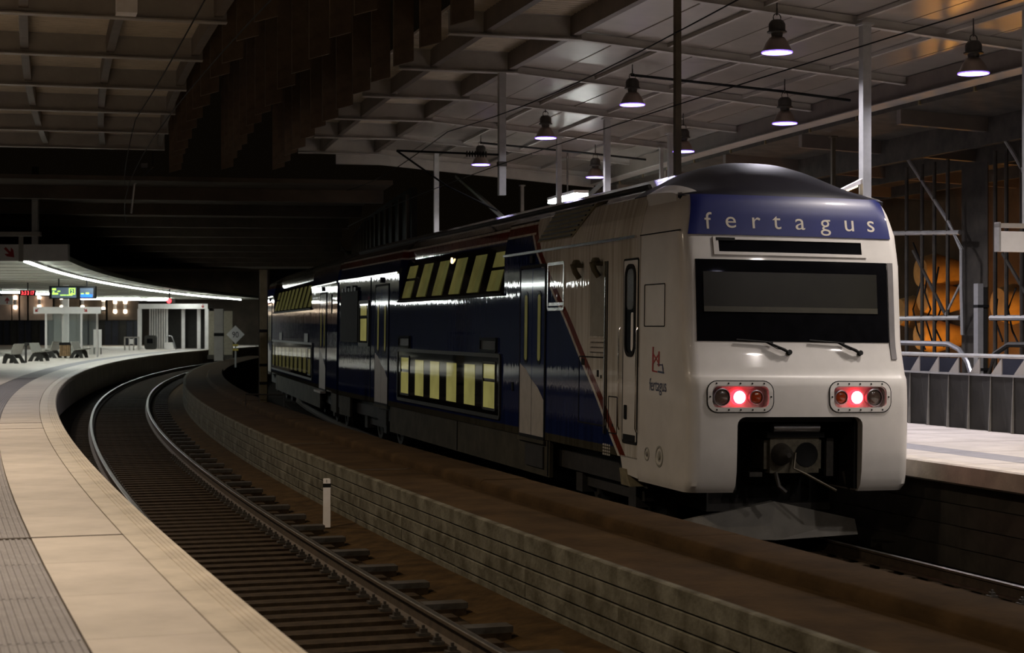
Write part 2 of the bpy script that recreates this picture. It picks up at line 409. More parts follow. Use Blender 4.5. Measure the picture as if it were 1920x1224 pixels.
# ------------------------------------------------------------------ tracks
def track(label, dc, hw_, ztop, s0, s1, pitch, near_clips, long_every):
    root = empty('railway_track', frame(s0, dc, ztop - .17), label, 'railway track')
    for k in (-1, 1):
        d = dc + k * hw_
        rp = [(-.07, -.172), (-.07, -.155), (-.012, -.14), (-.010, -.045), (-.036, -.03), (-.036, -.004), (.036, -.004), (.036, -.03), (.010, -.045), (.012, -.14), (.07, -.155), (.07, -.172)]
        n = int((s1 - s0) / 1.2)
        r = MB().sweep([(d + x, ztop + z) for x, z in rp], s0, s1, n).build('rail', M['railside'], root, False, True)
        h = MB().sweep([(d - .034, ztop - .005), (d - .024, ztop), (d + .024, ztop), (d + .034, ztop - .005)], s0, s1, n).build('rail_head', M['railtop'], r, False, True)
    sl = MB().box(-1.31, 1.23, -.115, .115, -.16, 0).mesh('sleeper', M['sleeper'])
    sll = MB().box(-1.31, 1.44, -.115, .115, -.16, 0).mesh('sleeper', M['sleeper'])
    blk = MB().box(1.04, 1.46, -.10, .10, 0, .055).mesh('end_block', M['iron'])
    clip = MB(); clip.box(-.055, .055, -.05, .05, 0, .025); clip.box(-.03, .03, -.03, .03, .02, .06); clip.box(-.012, .012, -.012, .012, .06, .09)
    clip_me = clip.mesh('rail_clip', M['iron'])
    n = int((s1 - s0) / pitch)
    for i in range(n):
        s = s0 + pitch * (i + .5)
        lng = long_every and i % long_every == 0
        o = put('sleeper', sll if lng else sl, root, frame(s, dc, ztop - .175), True)
        o.matrix_basis = frame(s + random.uniform(-.012, .012), dc, ztop - .172 + random.uniform(-.006, 0))
        o.matrix_basis = o.matrix_basis @ Matrix.Rotation(random.uniform(-.008, .008), 4, 'Z')
        if lng: put('end_block', blk, o)
        if i < near_clips:
            for x in (-hw_ - .12, -hw_ + .12, hw_ - .12, hw_ + .12): put('rail_clip', clip_me, o, Matrix.Translation((x, 0, 0)))
    return root
track('empty curving railway track with dark wooden sleepers beside the near platform', 1.60, .80, -.88, 4.0, 128, .45, 72, 3)
track('railway track under the blue and white train', 9.0, .80, -1.30, 6.0, 74, .6, 20, 0)

# ------------------------------------------------------------------ roof
def rz(d): return 7.05 - max(0, d - 9.6) * .085
BS = [18.2 + 4.6 * k for k in range(9)]          # cross beams
S0, S1 = BS[0], BS[-1]
c = MB(); c.sweep([(9.55, rz(9.6) + .20), (16.6, rz(16.6) + .20), (16.6, rz(16.6) + .26), (9.55, rz(9.6) + .26)], S0, S1, 30)
ceiling = struct('ceiling', c, M['panel2'], 'sloping sheet metal roof over the far platform')
beam_me = None
def cross_beam(s):
    b = MB()
    for d0, d1 in ((7.0, 9.6), (9.6, 16.6)):
        for za, zb, hw in (((0, .025, .11), (.025, .44, .012), (.44, .46, .09)) if d0 < 9 else ((0, .012, .07), (.012, .16, .03))):
            p = []
            for d in (d0, d1):
                z = rz(d); p.append([(d, -hw, z + za), (d, hw, z + za), (d, hw, z + zb), (d, -hw, z + zb)])
            b.loft(p)
    return b.mesh('roof_beam', M['beam'])
def cross_beam_left():
    b = MB()
    for za, zb, hw in ((0, .025, .11), (.025, .44, .012), (.44, .46, .09)):
        b.loft([[(d, -hw, 7.05 + za), (d, hw, 7.05 + za), (d, hw, 7.05 + zb), (d, -hw, 7.05 + zb)] for d in (-24, 2.9)])
    return b.mesh('roof_beam', M['beam'])
bR, bL = cross_beam(0), cross_beam_left()
for s in BS:
    put('roof_beam', bR, ceiling, frame(s, 0, 0))
# end fascia of the roof
put('end_fascia', MB().loft([[(d, -.05, rz(d) - .30), (d, .05, rz(d) - .30), (d, .05, rz(d) + .25), (d, -.05, rz(d) + .25)] for d in (8.2, 9.6, 16.6)]).mesh('end_fascia', M['beam']), ceiling, frame(S1 + .2, 0, 0))
# sheets of the sloping part: strips between the beams
PD = [9.65 + .86 * k for k in range(9)]
for i in range(len(BS) - 1):
    L_ = BS[i + 1] - BS[i]
    for k in range(8):
        d0, d1 = PD[k] + .018, PD[k + 1] - .018
        key = ('roofsheet', k)
        if key not in pv:
            b = MB(); hl = L_ / 2 * (1 - d0 / RR) - .01
            b.loft([[(d0, y, rz(d0) + .165), (d1, y, rz(d1) + .165), (d1, y, rz(d1) + .20), (d0, y, rz(d0) + .20)] for y in (-hl, hl)])
            pv[key] = b.mesh('roof_sheet', M['panel'])
        put('roof_sheet', pv[key], ceiling, frame((BS[i] + BS[i + 1]) / 2, 0, random.uniform(-.004, .004)))
for d in (11.37, 13.09, 14.81):
    MB().sweep([(d - .03, rz(d) + .09), (d + .03, rz(d) + .09), (d + .03, rz(d) + .16), (d - .03, rz(d) + .16)], S0, S1, 30).build('purlin', M['beam'], ceiling)
for d in (7.75, 9.45):
    MB().sweep([(d - .07, rz(d) + .08), (d + .07, rz(d) + .08), (d + .07, rz(d) + .46), (d - .07, rz(d) + .46)], S0, S1, 30).build('purlin', M['purlin'], ceiling)
MB().sweep([(7.0, 7.53), (9.6, 7.53), (9.6, 7.58), (7.0, 7.58)], S0, S1, 30).build('ribbed_sheet', M['panel2'], ceiling)
rb = MB()
for y in range(24): rb.box(7.05, 9.4, -2.4 + y * .2, -2.36 + y * .2, 7.495, 7.53)
rbm = rb.mesh('sheet_ribs', M['panel2'])
for i in range(len(BS) - 1):
    o = put('sheet_ribs', rbm, ceiling, frame((BS[i] + BS[i + 1]) / 2, 0, 0)); o['kind'] = 'stuff'
# roof over the near platform
c = MB(); c.sweep([(-24, 7.53), (2.9, 7.53), (2.9, 7.58), (-24, 7.58)], S0, S1, 30)
ceil2 = struct('ceiling_left', c, M['panel2'], 'ribbed roof over the near platform')
for s in BS: put('roof_beam', bL, ceil2, frame(s, 0, 0))
for d in (-5.6, -3.95, -2.3, -.62, 1.05, 2.75):
    MB().sweep([(d - .08, 7.16), (d + .08, 7.16), (d + .08, 7.52), (d - .08, 7.52)], S0, S1, 30).build('purlin', M['purlin'], ceil2)
rb = MB()
for y in range(24): rb.box(-9, 2.7, -2.4 + y * .2, -2.36 + y * .2, 7.495, 7.53)
rbm = rb.mesh('sheet_ribs', M['panel2'])
for i in range(len(BS) - 1):
    o = put('sheet_ribs', rbm, ceil2, frame((BS[i] + BS[i + 1]) / 2, 0, 0)); o['kind'] = 'stuff'
s, z = at_d(237, 14, 1.05); put('roof_box', MB().box(-.17, .17, -.2, .2, -.17, .16).mesh('roof_box', M['white']), ceil2, frame(s, 1.05, 7.05))
# tall fins hanging in the roof opening between the two roofs
fin_me = MB().hexa([(-.2, -.06, 0), (.2, -.06, .12), (.2, .06, .12), (-.2, .06, 0), (-.2, -.06, 3.6), (.2, -.06, 3.6), (.2, .06, 3.6), (-.2, .06, 3.6)]).mesh('roof_fin', M['fin'])
fr = MB()
for d in (3.0, 4.95, 6.9): fr.sweep([(d - .06, 10.3), (d + .06, 10.3), (d + .06, 10.5), (d - .06, 10.5)], 20, 62, 20)
fins = struct('skylight_frame', fr, M['purlin'], 'dark steel frame of the skylight over the middle wall')
for d, z in ((3.3, 6.75), (5.0, 6.9), (6.7, 6.85)):
    for k in range(16): put('roof_fin', fin_me, fins, frame(22.4 + 2.45 * k, d, z + random.uniform(-.05, .05)))
# further roof, low and dark
c = MB(); c.sweep([(-24, 6.6), (10.8, 6.6), (10.8, 6.75), (-24, 6.75)], 61, 150, 40)
ceil3 = struct('ceiling_far', c, M['wall'], 'dark roof over the tracks towards the far end')
b = MB(); b.box(-12, 10.8, -.25, .25, 6.15, 6.6); fb = b.mesh('roof_beam', M['wall'])
for k in range(9): put('roof_beam', fb, ceil3, frame(64 + 8.5 * k, 0, 0))
b = MB(); b.sweep([(11.6, -1.9), (11.8, -1.9), (11.8, 6.6), (11.6, 6.6)], 62, 120, 20)
wfar = struct('wall_far_right', b, M['black'], 'dark slatted wall beside the train beyond the roof end')
slm = MB().box(-.12, 0, -.09, .09, -.2, 6.4).mesh('slat', M['wall'])
for k in range(24): put('slat', slm, wfar, frame(62.6 + 2.3 * k, 11.6, 0))
# edge girder and lower roof beyond the far platform
c = MB(); c.sweep([(16.9, 6.12), (25.5, 5.70), (25.5, 5.82), (16.9, 6.24)], 14, 66, 26)
ceil4 = struct('ceiling_right', c, M['dark'], 'low dark roof beyond the edge girder')
MB().sweep([(16.45, 6.22), (16.75, 6.22), (16.75, 6.62), (16.45, 6.62)], 10, S1, 30).build('edge_girder', M['purlin'], ceil4)
MB().sweep([(16.38, 6.20), (16.85, 6.20), (16.85, 6.22), (16.38, 6.22)], 10, S1, 30).build('girder_flange', M['beam'], ceil4)
rb_ = MB().loft([[(d, -.09, 6.12 - (d - 16.9) * .0488 - .30), (d, .09, 6.12 - (d - 16.9) * .0488 - .30), (d, .09, 6.12 - (d - 16.9) * .0488), (d, -.09, 6.12 - (d - 16.9) * .0488)] for d in (16.9, 25.4)]).mesh('roof_beam', M['purlin'])
for k in range(9): put('roof_beam', rb_, ceil4, frame(18 + 5.05 * k, 0, 0))
for d in (19.0, 21.5, 24.0):
    MB().sweep([(d - .06, 5.45), (d + .06, 5.45), (d + .06, 6.12 - (d - 16.9) * .0488), (d - .06, 6.12 - (d - 16.9) * .0488)], 14, 66, 20).build('purlin', M['dark'], ceil4)
for k in range(14):
    s = 22 + 2.6 * k + random.uniform(-.3, .3)
    put('girder_clamp', MB().box(-.03, .03, -.03, .03, -.09, 0).mesh('girder_clamp', M['brass']), ceil4, frame(s, 16.9, 6.20))
# back wall far right, added left wall, end wall and black end sheet
b = MB(); b.sweep([(25.6, -1.9), (26.0, -1.9), (26.0, 5.9), (25.6, 5.9)], 10, 75, 26)
wallr = struct('wall_right', b, M['backwall'], 'brown wall far behind the platform railing')
b = MB(); b.sweep([(-13.4, -.1), (-13.0, -.1), (-13.0, 7.5), (-13.4, 7.5)], -14, 117, 50)
struct('wall_left', b, M['black'], 'dark brown wall along the back of the near platform')  # out of view, added to keep the reflections on the train side dark
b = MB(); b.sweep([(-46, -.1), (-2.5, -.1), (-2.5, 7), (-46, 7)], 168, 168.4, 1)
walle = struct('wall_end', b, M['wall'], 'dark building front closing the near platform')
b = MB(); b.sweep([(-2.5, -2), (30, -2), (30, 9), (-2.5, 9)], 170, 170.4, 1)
struct('dark_backdrop', b, M['black'], 'black sheet standing in for the dark behind the end of the tracks')  # black sheet in place of the unlit space beyond the tracks

# ================================================================== TRAIN
CANT = radians(.7)
def car_matrix(O, head):
    f = Vector((sin(head), -cos(head), 0)); side = Vector((-cos(head), -sin(head), 0)); up = Vector((0, 0, 1))
    side2 = side * cos(CANT) + up * sin(CANT); up2 = up * cos(CANT) - side * sin(CANT)
    X, Y, Z = -side2, -f, up2
    m = Matrix(((X.x, Y.x, Z.x, O.x), (X.y, Y.y, Z.y, O.y), (X.z, Y.z, Z.z, O.z), (0, 0, 0, 1)))
    return m
O1 = Vector((3.7305, 22.4224, -.88)); H1 = radians(15.474)
C1 = car_matrix(O1, H1)
LEN = 26.3
O2 = O1 - Vector((sin(H1), -cos(H1), 0)) * (LEN + .1); H2 = radians(12.3)
O2 = O2 - Vector((sin(H2), -cos(H2), 0)) * .3
C2 = car_matrix(O2, H2)
W = 1.52
RAILV = -.42
ROOF = [(1.47, 4.0), (1.40, 4.27), (1.25, 4.37), (1.03, 4.48), (.67, 4.66), (.4, 4.735)]
def half(profile): return [(-x, z) for x, z in profile]
def secA():
    r = [(W, 3.72)] + ROOF; return [(-W, .62)] + half(r) + [(0, 4.76)] + r[::-1] + [(W, .62)]
def secB():
    r = [(W, 3.03), (1.29, 3.99), (1.30, 4.25), (1.20, 4.37), (1.03, 4.48), (.67, 4.66), (.4, 4.735)]; return [(-W, .62)] + half(r) + [(0, 4.76)] + r[::-1] + [(W, .62)]
def plate(parent, name, u0, u1, v0, v1, t, m, r=0.0, off=0.0):
    b = MB()
    poly = rrect(u0, u1, v0, v1, r) if r else [(u0, v0), (u1, v0), (u1, v1), (u0, v1)]
    b.prism(poly, -W - off, -W - off - t, lambda p, x: (x, p[0], p[1]))
    return b.build(name, m, parent)
def poly_plate(parent, name, poly, t, m, off=0.0):
    return MB().prism(poly, -W - off, -W - off - t, lambda p, x: (x, p[0], p[1])).build(name, m, parent)
def frame_ring(parent, name, u0, u1, v0, v1, bw, t, m, r=.03, off=0.0):
    o = rrect(u0, u1, v0, v1, r + bw); i = rrect(u0 + bw, u1 - bw, v0 + bw, v1 - bw, r); n = len(o); b = MB()
    rings = [[(-W - off - 0, *p) for p in i], [(-W - off, *p) for p in o], [(-W - off - t, *p) for p in o], [(-W - off - t, *p) for p in i]]
    vs = [q for rr in rings for q in rr]; fs = []
    for k in range(4):
        a, c_ = k * n, ((k + 1) % 4) * n
        for j in range(n): fs.append((a + j, a + (j + 1) % n, c_ + (j + 1) % n, c_ + j))
    return b.add(vs, fs).build(name, m, parent)
def lean(u, v, off): return (-W + max(0, v - 3.06) * .262 - off, u, v)
def leanbox(parent, name, u0, u1, v0, v1, a, c_, m, sh=0.0):
    b = MB(); b.hexa([lean(u0, v0, a), lean(u1, v0, a), lean(u1, v0, c_), lean(u0, v0, c_), lean(u0, v1, a), lean(u1, v1, a), lean(u1, v1, c_), lean(u0, v1, c_)])
    return b.build(name, m, parent)
def upper_band(root, u0, u1, n, pm):
    fr = leanbox(root, 'upper_window_band', u0, u1, 3.02, 3.95, -.03, .030, M['gloss'])
    leanbox(fr, 'sill', u0, u1, 3.02, 3.07, .03, .055, M['black'])
    p = (u1 - u0) / n
    for k in range(n):
        a = u0 + p * k + p * .20; b_ = a + p * .56; vent = k in (0, n - 1)
        leanbox(fr, 'pane', a, b_, 3.12, 3.50 if vent else 3.84, .030, .034, pm)
        if vent: leanbox(fr, 'vent_pane', a, b_, 3.56, 3.84, .030, .034, pm)
        leanbox(fr, 'curtain', a, a + p * .22, 3.12, 3.50 if vent else 3.84, .034, .037, M['pane3'])
    return fr
def lower_band(root, u0, u1, n, pm, v0=.86, v1=1.92):
    fr = plate(root, 'lower_window_band', u0, u1, v0, v1, .02, M['gloss'])
    frame_ring(fr, 'window_surround', u0 - .06, u1 + .06, v0 - .06, v1 + .06, .07, .035, M['dsteel'], .03)
    p = (u1 - u0) / n
    for k in range(n):
        a = u0 + p * k + p * .20; b_ = a + p * .56; vent = k in (0, n - 1)
        plate(fr, 'pane', a, b_, v0 + .12, v0 + .60 if vent else v1 - .17, .004, pm, 0, .02)
        if vent:
            plate(fr, 'vent_pane', a, b_, v0 + .66, v1 - .14, .004, pm, 0, .02)
            frame_ring(fr, 'vent_frame', a - .05, b_ + .05, v0 + .08, v1 - .09, .045, .014, M['dsteel'], .01, .02)
    return fr
def pax_door(root, u0, u1):
    um = (u0 + u1) / 2
    frame_ring(root, 'door_frame', u0 - .05, u1 + .05, .60, 3.50, .05, .018, M['black'], .02)
    for a, b_, top0, top1, wc in ((um + .008, u1, 1.84, 1.58, .50), (u0, um - .008, 1.58, 1.26, .42)):
        lf = plate(root, 'door_leaf', a, b_, .65, 3.43, .014, M['doorblue'])
        # cream lower part cut off by a slanting curve: taller towards the back
        poly_plate(lf, 'kick_panel', [(a + .004, .655), (b_ - .004, .655), (b_ - .004, top0), ((a + b_) / 2, (top0 + top1) / 2 + .04), (a + .004, top1)], .003, M['kick'], .014)
        uc = a + (b_ - a) * wc
        fr = plate(lf, 'door_window', uc - .115, uc + .115, 1.84, 3.06, .006, M['gloss'], .11, .014)
        plate(fr, 'pane', uc - .075, uc + .075, 1.90, 3.0, .003, M['pane2'], .07, .020)
    plate(root, 'door_lamp', um - .09, um + .09, 3.53, 3.66, .05, M['black'], .02)
    plate(root, 'entrance_step', u0 - .05, u1 + .1, .54, .60, .16 if root.name == 'train_car.001' else .03, M['kick'] if root.name == 'train_car.001' else M['skirt'])
def bogie(root, uc):
    b = MB(); b.box(-1.18, -1.02, uc - 1.55, uc + 1.55, -.02, .22); b.box(1.02, 1.18, uc - 1.55, uc + 1.55, -.02, .22); b.box(-1.02, 1.02, uc - .25, uc + .25, 0, .3)
    fr = b.build('bogie', M['under'], root)
    for q in (-1.25, 1.25):
        for sx in (-1, 1):
            wheel = MB(); x0 = sx * .74
            wheel.loft([[(x0 + sx * dx, uc + q + r * cos(2 * pi * j / 24), RAILV + .46 + r * sin(2 * pi * j / 24)) for j in range(24)] for dx, r in ((0, .485), (.03, .48), (.04, .46), (.14, .455), (.14, .36), (.10, .34), (.10, .12), (.2, .11))])
            wheel.build('wheel', M['iron'], fr, True)
        MB().box(-1.26, -1.02, uc + q - .16, uc + q + .16, -.12, .20).build('axle_box', M['under'], fr)
def carbody(root, secs, liv):
    b = MB()
    for u0, u1, sc in secs: b.loft([[(x, u0, z) for x, z in sc], [(x, u1, z) for x, z in sc]])
    return b.build('body', liv, root)

# ---------------- cab car
cab = empty('train_car', C1, 'double-deck train car with white cab end, blue sides and red tail lamps', 'train car', 'cars of the blue and white train')
carbody(cab, [(2.0, 9.15, secA()), (9.15, 18.35, secB()), (18.35, LEN, secA())], M['livcab'])
MB().box(-1.3, 1.3, 2.2, LEN, .2, .62).build('underframe', M['under'], cab)
for u0, u1, z0 in ((6.3, 19.3, .02), (24.6, LEN - .05, .1)):
    for x in (-1.50, 1.44): MB().box(x, x + .06, u0, u1, z0, .66).build('side_skirt', M['skirt'], cab)
for u in (6.36, 12.6): MB().box(-1.515, -1.50, u, u + .03, .04, .62).build('skirt_joint', M['black'], cab)
for u0, u1 in ((6.6, 7.95), (19.6, 20.9)):
    MB().box(-1.53, -1.47, u0, u1 - .3, .14, .50).build('step_box', M['under'], cab)
for u0, u1 in ((2.15, 9.12), (18.38, LEN)):
    MB().box(-W - .035, -W + .02, u0, u1, 3.695, 3.735).build('rain_gutter', M['chrome'], cab)
    MB().box(W - .02, W + .035, u0, u1, 3.695, 3.735).build('rain_gutter', M['chrome'], cab)
upper_band(cab, 9.2, 18.3, 6, M['pane2'])
lower_band(cab, 9.33, 18.25, 6, M['pane'])
rl = MB(); rl.lathe([(0, 0), (.06, 0), (.06, .02), (0, .02)], 12)
o = put('reading_light', rl.mesh('reading_light', M['warmwin']), cab, Matrix.Translation(lean(13.8, 3.82, .04)) @ Matrix.Rotation(radians(-90), 4, 'Y'))
for a, b_ in ((9.55, 10.75), (17.0, 18.2)):
    fr = plate(cab, 'vent_panel', a, b_, 1.99, 2.27, .02, M['dsteel']); frame_ring(fr, 'vent_panel_frame', a, b_, 1.99, 2.27, .06, .02, M['gloss'], .01, .02)
pax_door(cab, 6.56, 8.0); pax_door(cab, 19.5, 21.06)
plate(cab, 'door_button', 8.45, 8.55, 1.35, 1.5, .015, M['black'])
# dark screen and small lit window near the coupling
plate(cab, 'dark_screen_panel', 23.3, 25.8, 2.08, 3.40, .05, M['black'])
for k in range(5): plate(cab, 'screen_knob', 23.5 + .45 * k, 23.8 + .45 * k, 3.40, 3.5 + .05 * (k % 2), .07, M['dsteel'], .04)
fr = plate(cab, 'small_window', 21.95, 23.25, 2.02, 3.10, .02, M['gloss']); frame_ring(fr, 'window_surround', 21.9, 23.3, 1.98, 3.14, .09, .03, M['dsteel'], .02)
plate(fr, 'pane', 22.2, 23.0, 2.12, 2.68, .004, M['pane'], 0, .02); plate(fr, 'vent_pane', 22.2, 23.0, 2.76, 3.02, .004, M['pane'], 0, .02)
MB().box(-W - .012, -W, 21.72, 21.76, .66, 3.7).build('body_joint', M['black'], cab)
# cab side: framed square, recessed grab column, louvres, hatches
frame_ring(cab, 'square_frame', 5.50, 6.42, 2.72, 3.50, .05, .02, M['chrome'], .01)
sf = plate(cab, 'framed_panel', 5.55, 6.37, 2.86, 3.36, .004, M['livcab'])
plate(cab, 'framed_panel_trim', 5.55, 6.37, 2.80, 2.85, .012, M['chrome'])
plate(cab, 'grab_recess', 3.50, 4.17, 2.33, 3.36, .012, mat('grey_recess', (.22, .21, .175), .6, noise=.1))
MB().box(-W - .03, -W, 3.42, 3.46, .9, 3.42).build('body_joint', M['chrome'], cab)
MB().box(-W - .012, -W, 3.37, 3.39, .9, 3.42).build('body_seam', M['black'], cab)
for k in range(3): MB().hexa([(-W, 3.46, 2.10 + .075 * k), (-W, 4.17, 2.10 + .075 * k), (-W - .035, 4.17, 2.09 + .075 * k), (-W - .035, 3.46, 2.09 + .075 * k), (-W, 3.46, 2.15 + .075 * k), (-W, 4.17, 2.15 + .075 * k), (-W - .02, 4.17, 2.13 + .075 * k), (-W - .02, 3.46, 2.13 + .075 * k)]).build('louvre', M['kick'], cab)
for u in (3.66, 4.6):
    k = MB(); k.box(-W - .16, -W, u - .05, u + .05, 3.36, 3.42); k.tube([(-W - .16, u, 3.42), (-W - .12, u, 3.30), (-W - .05, u, 3.2)], .045, 7); k.lathe([(0, -.05), (.06, -.035), (.075, 0), (.05, .045), (0, .055)], 10, (-W - .10, u, 3.43))
    k.build('grab_hook', mat('brass_hook', (.12, .105, .065), .5, .5, noise=.3), cab, True)
frame_ring(cab, 'equipment_hatch', 3.46, 4.72, 1.0, 2.02, .02, .006, M['black'], .01)
frame_ring(cab, 'battery_hatch', 2.90, 3.30, .92, 1.46, .014, .006, M['black'], .01)
for u, v, a, c_ in ((4.45, 1.88, .16, .1), (3.62, 1.70, .06, .05), (3.75, 1.72, .1, .1), (3.08, 1.02, .05, .04)): plate(cab, 'marking', u, u + a, v, v + c_, .003, M['black'])
mk = MB()
for i in range(4):
    for j in range(4): mk.prism([(3.20 + .09 * i, .59 + .045 * j), (3.26 + .09 * i, .59 + .045 * j), (3.26 + .09 * i, .62 + .045 * j), (3.20 + .09 * i, .62 + .045 * j)], -W, -W - .003, lambda p, x: (x, p[0], p[1]))
mk.build('data_marking', M['kick'], cab)
# driver's door
frame_ring(cab, 'cab_door_frame', 2.03, 2.66, .82, 3.42, .03, .012, M['black'], .02)
cd = plate(cab, 'cab_door', 2.06, 2.63, .86, 3.39, .012, M['nose'], .02)
frame_ring(cd, 'window_gasket', 2.12, 2.56, 2.04, 3.34, .055, .018, M['black'], .12, .012)
plate(cd, 'window_glass', 2.16, 2.52, 2.08, 3.30, .006, M['gloss'], .14, .012)
plate(cd, 'window_blind', 2.19, 2.30, 2.12, 2.66, .003, M['white'], .04, .018)
plate(cd, 'window_upper', 2.18, 2.50, 2.70, 3.27, .003, mat('dim_cab_glass', (.07, .062, .05), .15, noise=.1), .12, .018)
plate(cd, 'lock', 2.45, 2.54, 1.16, 1.36, .02, M['black'], .02, .012); plate(cd, 'kick_strip', 2.10, 2.6, .86, .95, .006, M['black'], .0, .012)
for u in (1.99, 2.72): MB().tube([(-W - .03, u, 1.0), (-W - .05, u, 1.05), (-W - .05, u, 2.4), (-W - .03, u, 2.45)], .012, 6).build('grab_rail', M['chrome'], cab, True)
bogie(cab, 4.2); bogie(cab, 22.3)
# roof grille behind the cab
gr = MB()
gr.hexa([(-1.51, 5.2, 3.86), (-1.51, 7.15, 3.86), (-1.25, 7.1, 3.92), (-1.25, 5.2, 3.92), (-1.43, 4.2, 4.33), (-1.43, 6.3, 4.33), (-1.05, 6.2, 4.42), (-1.05, 4.2, 4.42)])
gp = gr.build('roof_grille', mat('olive_grille', (.20, .175, .095), .6, noise=.2), cab)
for k in range(7):
    a = (k + .4) / 7; x0 = -1.515 + .08 * a; z0 = 3.86 + .47 * a; ua = 5.25 - 1.0 * a; ub = 7.05 - .85 * a
    MB().hexa([(x0 - .02, ua, z0), (x0 - .02, ub, z0), (x0 + .03, ub, z0 + .01), (x0 + .03, ua, z0 + .01), (x0 - .02, ua, z0 + .022), (x0 - .02, ub, z0 + .022), (x0 + .03, ub, z0 + .034), (x0 + .03, ua, z0 + .034)]).build('louvre', M['dsteel'], gp)

# nose of the cab
UF = [(.33, .13), (.42, .05), (.60, .015), (1.0, .0), (1.6, .0), (1.80, .03), (1.86, .075), (2.10, .15), (2.28, .20), (3.30, .29), (3.66, .38), (3.95, .44), (4.12, .50), (4.20, .56)]
HW = [(.33, 1.50), (.42, 1.525), (1.8, 1.525), (2.3, 1.52), (3.3, 1.52), (3.72, 1.515), (4.0, 1.465), (4.20, 1.40)]
def lerp(T, z):
    if z <= T[0][0]: return T[0][1]
    for (a, b_), (c_, d_) in zip(T, T[1:]):
        if z <= c_: return b_ + (d_ - b_) * (z - a) / (c_ - a)
    return T[-1][1]
BOW = .05
ADD = .085
def rcor(z): return .17 if z < 3.7 else .17 + (z - 3.7) * .25
def nose_u(x, z):
    hw_, uf, r = lerp(HW, z) + (ADD if x > 0 else 0), lerp(UF, z), rcor(z); a = abs(x)
    f = uf + BOW * min(1, a / (hw_ - r)) ** 2
    if a > hw_ - r: f += r - sqrt(max(0, r * r - (min(a, hw_) - (hw_ - r)) ** 2))
    return f
def nose_pt(x, z, off=0.0):
    e = .01
    du = (nose_u(x + e, z) - nose_u(x - e, z)) / (2 * e); dz = (nose_u(x, z + e) - nose_u(x, z - e)) / (2 * e)
    n = Vector((du, -1, dz)).normalized()
    return Vector((x, nose_u(x, z), z)) + n * off
zs = [.33, .36, .42, .5, .6, .9, 1.2, 1.5, 1.7, 1.8, 1.83, 1.86, 1.95, 2.1, 2.28, 2.6, 3.0, 3.3, 3.5, 3.66, 3.72, 3.8, 3.9, 4.0, 4.1, 4.16, 4.20]
rings = []
for z in zs:
    hs = []
    for ad in (0, ADD):
        hw_, uf, r = lerp(HW, z) + ad, lerp(UF, z), rcor(z); h = []
        for u in (2.02, 1.6, 1.2, .9): h.append((hw_, u))
        for j in range(9):
            a = radians(90 * j / 8); h.append((hw_ - r + r * cos(a), uf + BOW + r - r * sin(a)))
        for j in range(1, 9):
            x = (hw_ - r) * (1 - j / 8); h.append((x, uf + BOW * (x / (hw_ - r)) ** 2))
        hs.append(h)
    ring = [(-x, u, z) for x, u in hs[0]] + [(x, u, z) for x, u in hs[1][-2::-1]]
    rings.append(ring)
nb = MB(); nb.loft(rings)
nose_me = nb.mesh('cab_nose', M['nose'], True)
cutters = MB()
cutters.prism(rrect(-.88, .88, -.6, 1.31, .11, 4), -.6, 1.05, lambda p, t: (p[0], t, p[1]))
for sx in (-1, 1): cutters.prism(rrect(min(sx * .45, sx * 1.22), max(sx * .45, sx * 1.22), 1.42, 1.70, .09, 5), -.4, .16 if True else 0, lambda p, t: (p[0], t, p[1]))
no = bpy.data.objects.new('n', nose_me); col.objects.link(no); co = cutters.build('c', M['nose'])
md = no.modifiers.new('b', 'BOOLEAN'); md.operation = 'DIFFERENCE'; md.object = co; md.solver = 'EXACT'
bpy.context.view_layer.update()
nm2 = bpy.data.meshes.new_from_object(no.evaluated_get(bpy.context.evaluated_depsgraph_get()))
bpy.data.objects.remove(no); bpy.data.objects.remove(co)
for p in nm2.polygons: p.use_smooth = True
nm2.set_sharp_from_angle(angle=radians(32))
put('cab_nose', nm2, cab)
# lower fairing behind the nose
MB().hexa([(-1.52, 2.0, .36), (-1.52, 2.62, .40), (1.52, 2.62, .40), (1.52, 2.0, .36), (-1.52, 2.0, .64), (-1.52, 2.75, .64), (1.52, 2.75, .64), (1.52, 2.0, .64)]).build('nose_fairing', M['nose'], cab)
MB().box(-W - .004, -W + .02, 1.985, 2.02, .66, 3.7).build('nose_seam', M['kick'], cab)
MB().box(-W - .002, -W + .02, .5, 2.02, 3.712, 3.728).build('nose_joint', M['black'], cab)
def nose_patch(name, x0, x1, z0, z1, off, m, parent, nx=14, nz=6, th=.02, r=0.0, taper=None):
    b = MB(); front = []; n = 0
    def X(i, z):
        a, c_ = (x0, x1) if not taper else taper(z)
        return a + (c_ - a) * i / nx
    for k, o_ in ((0, off), (1, off - th)):
        for j in range(nz + 1):
            z = z0 + (z1 - z0) * j / nz
            for i in range(nx + 1): front.append(nose_pt(X(i, z), z, o_))
    fs = []; q = (nx + 1) * (nz + 1)
    for j in range(nz):
        for i in range(nx):
            a = j * (nx + 1) + i; fs.append((a, a + 1, a + nx + 2, a + nx + 1)); fs.append((q + a, q + a + nx + 1, q + a + nx + 2, q + a + 1))
    rim = [i for i in range(nx + 1)] + [(nx + 1) * j + nx for j in range(1, nz + 1)] + [nz * (nx + 1) + i for i in range(nx - 1, -1, -1)] + [(nx + 1) * j for j in range(nz - 1, 0, -1)]
    for a, c_ in zip(rim, rim[1:] + rim[:1]): fs.append((a, c_, c_ + q, a + q))
    return b.add(front, fs).build(name, m, parent, True)
ws = nose_patch('windshield', -1.36, 1.36, 2.28, 3.34, .008, M['gloss'], cab, 24, 8)
M['blind'] = mat('cab_blind', (.013, .012, .008), .3, noise=.18, scale=3)
nose_patch('sun_blind', -1.26, 1.20, 2.72, 3.18, .012, M['blind'], ws, 20, 4, .004)
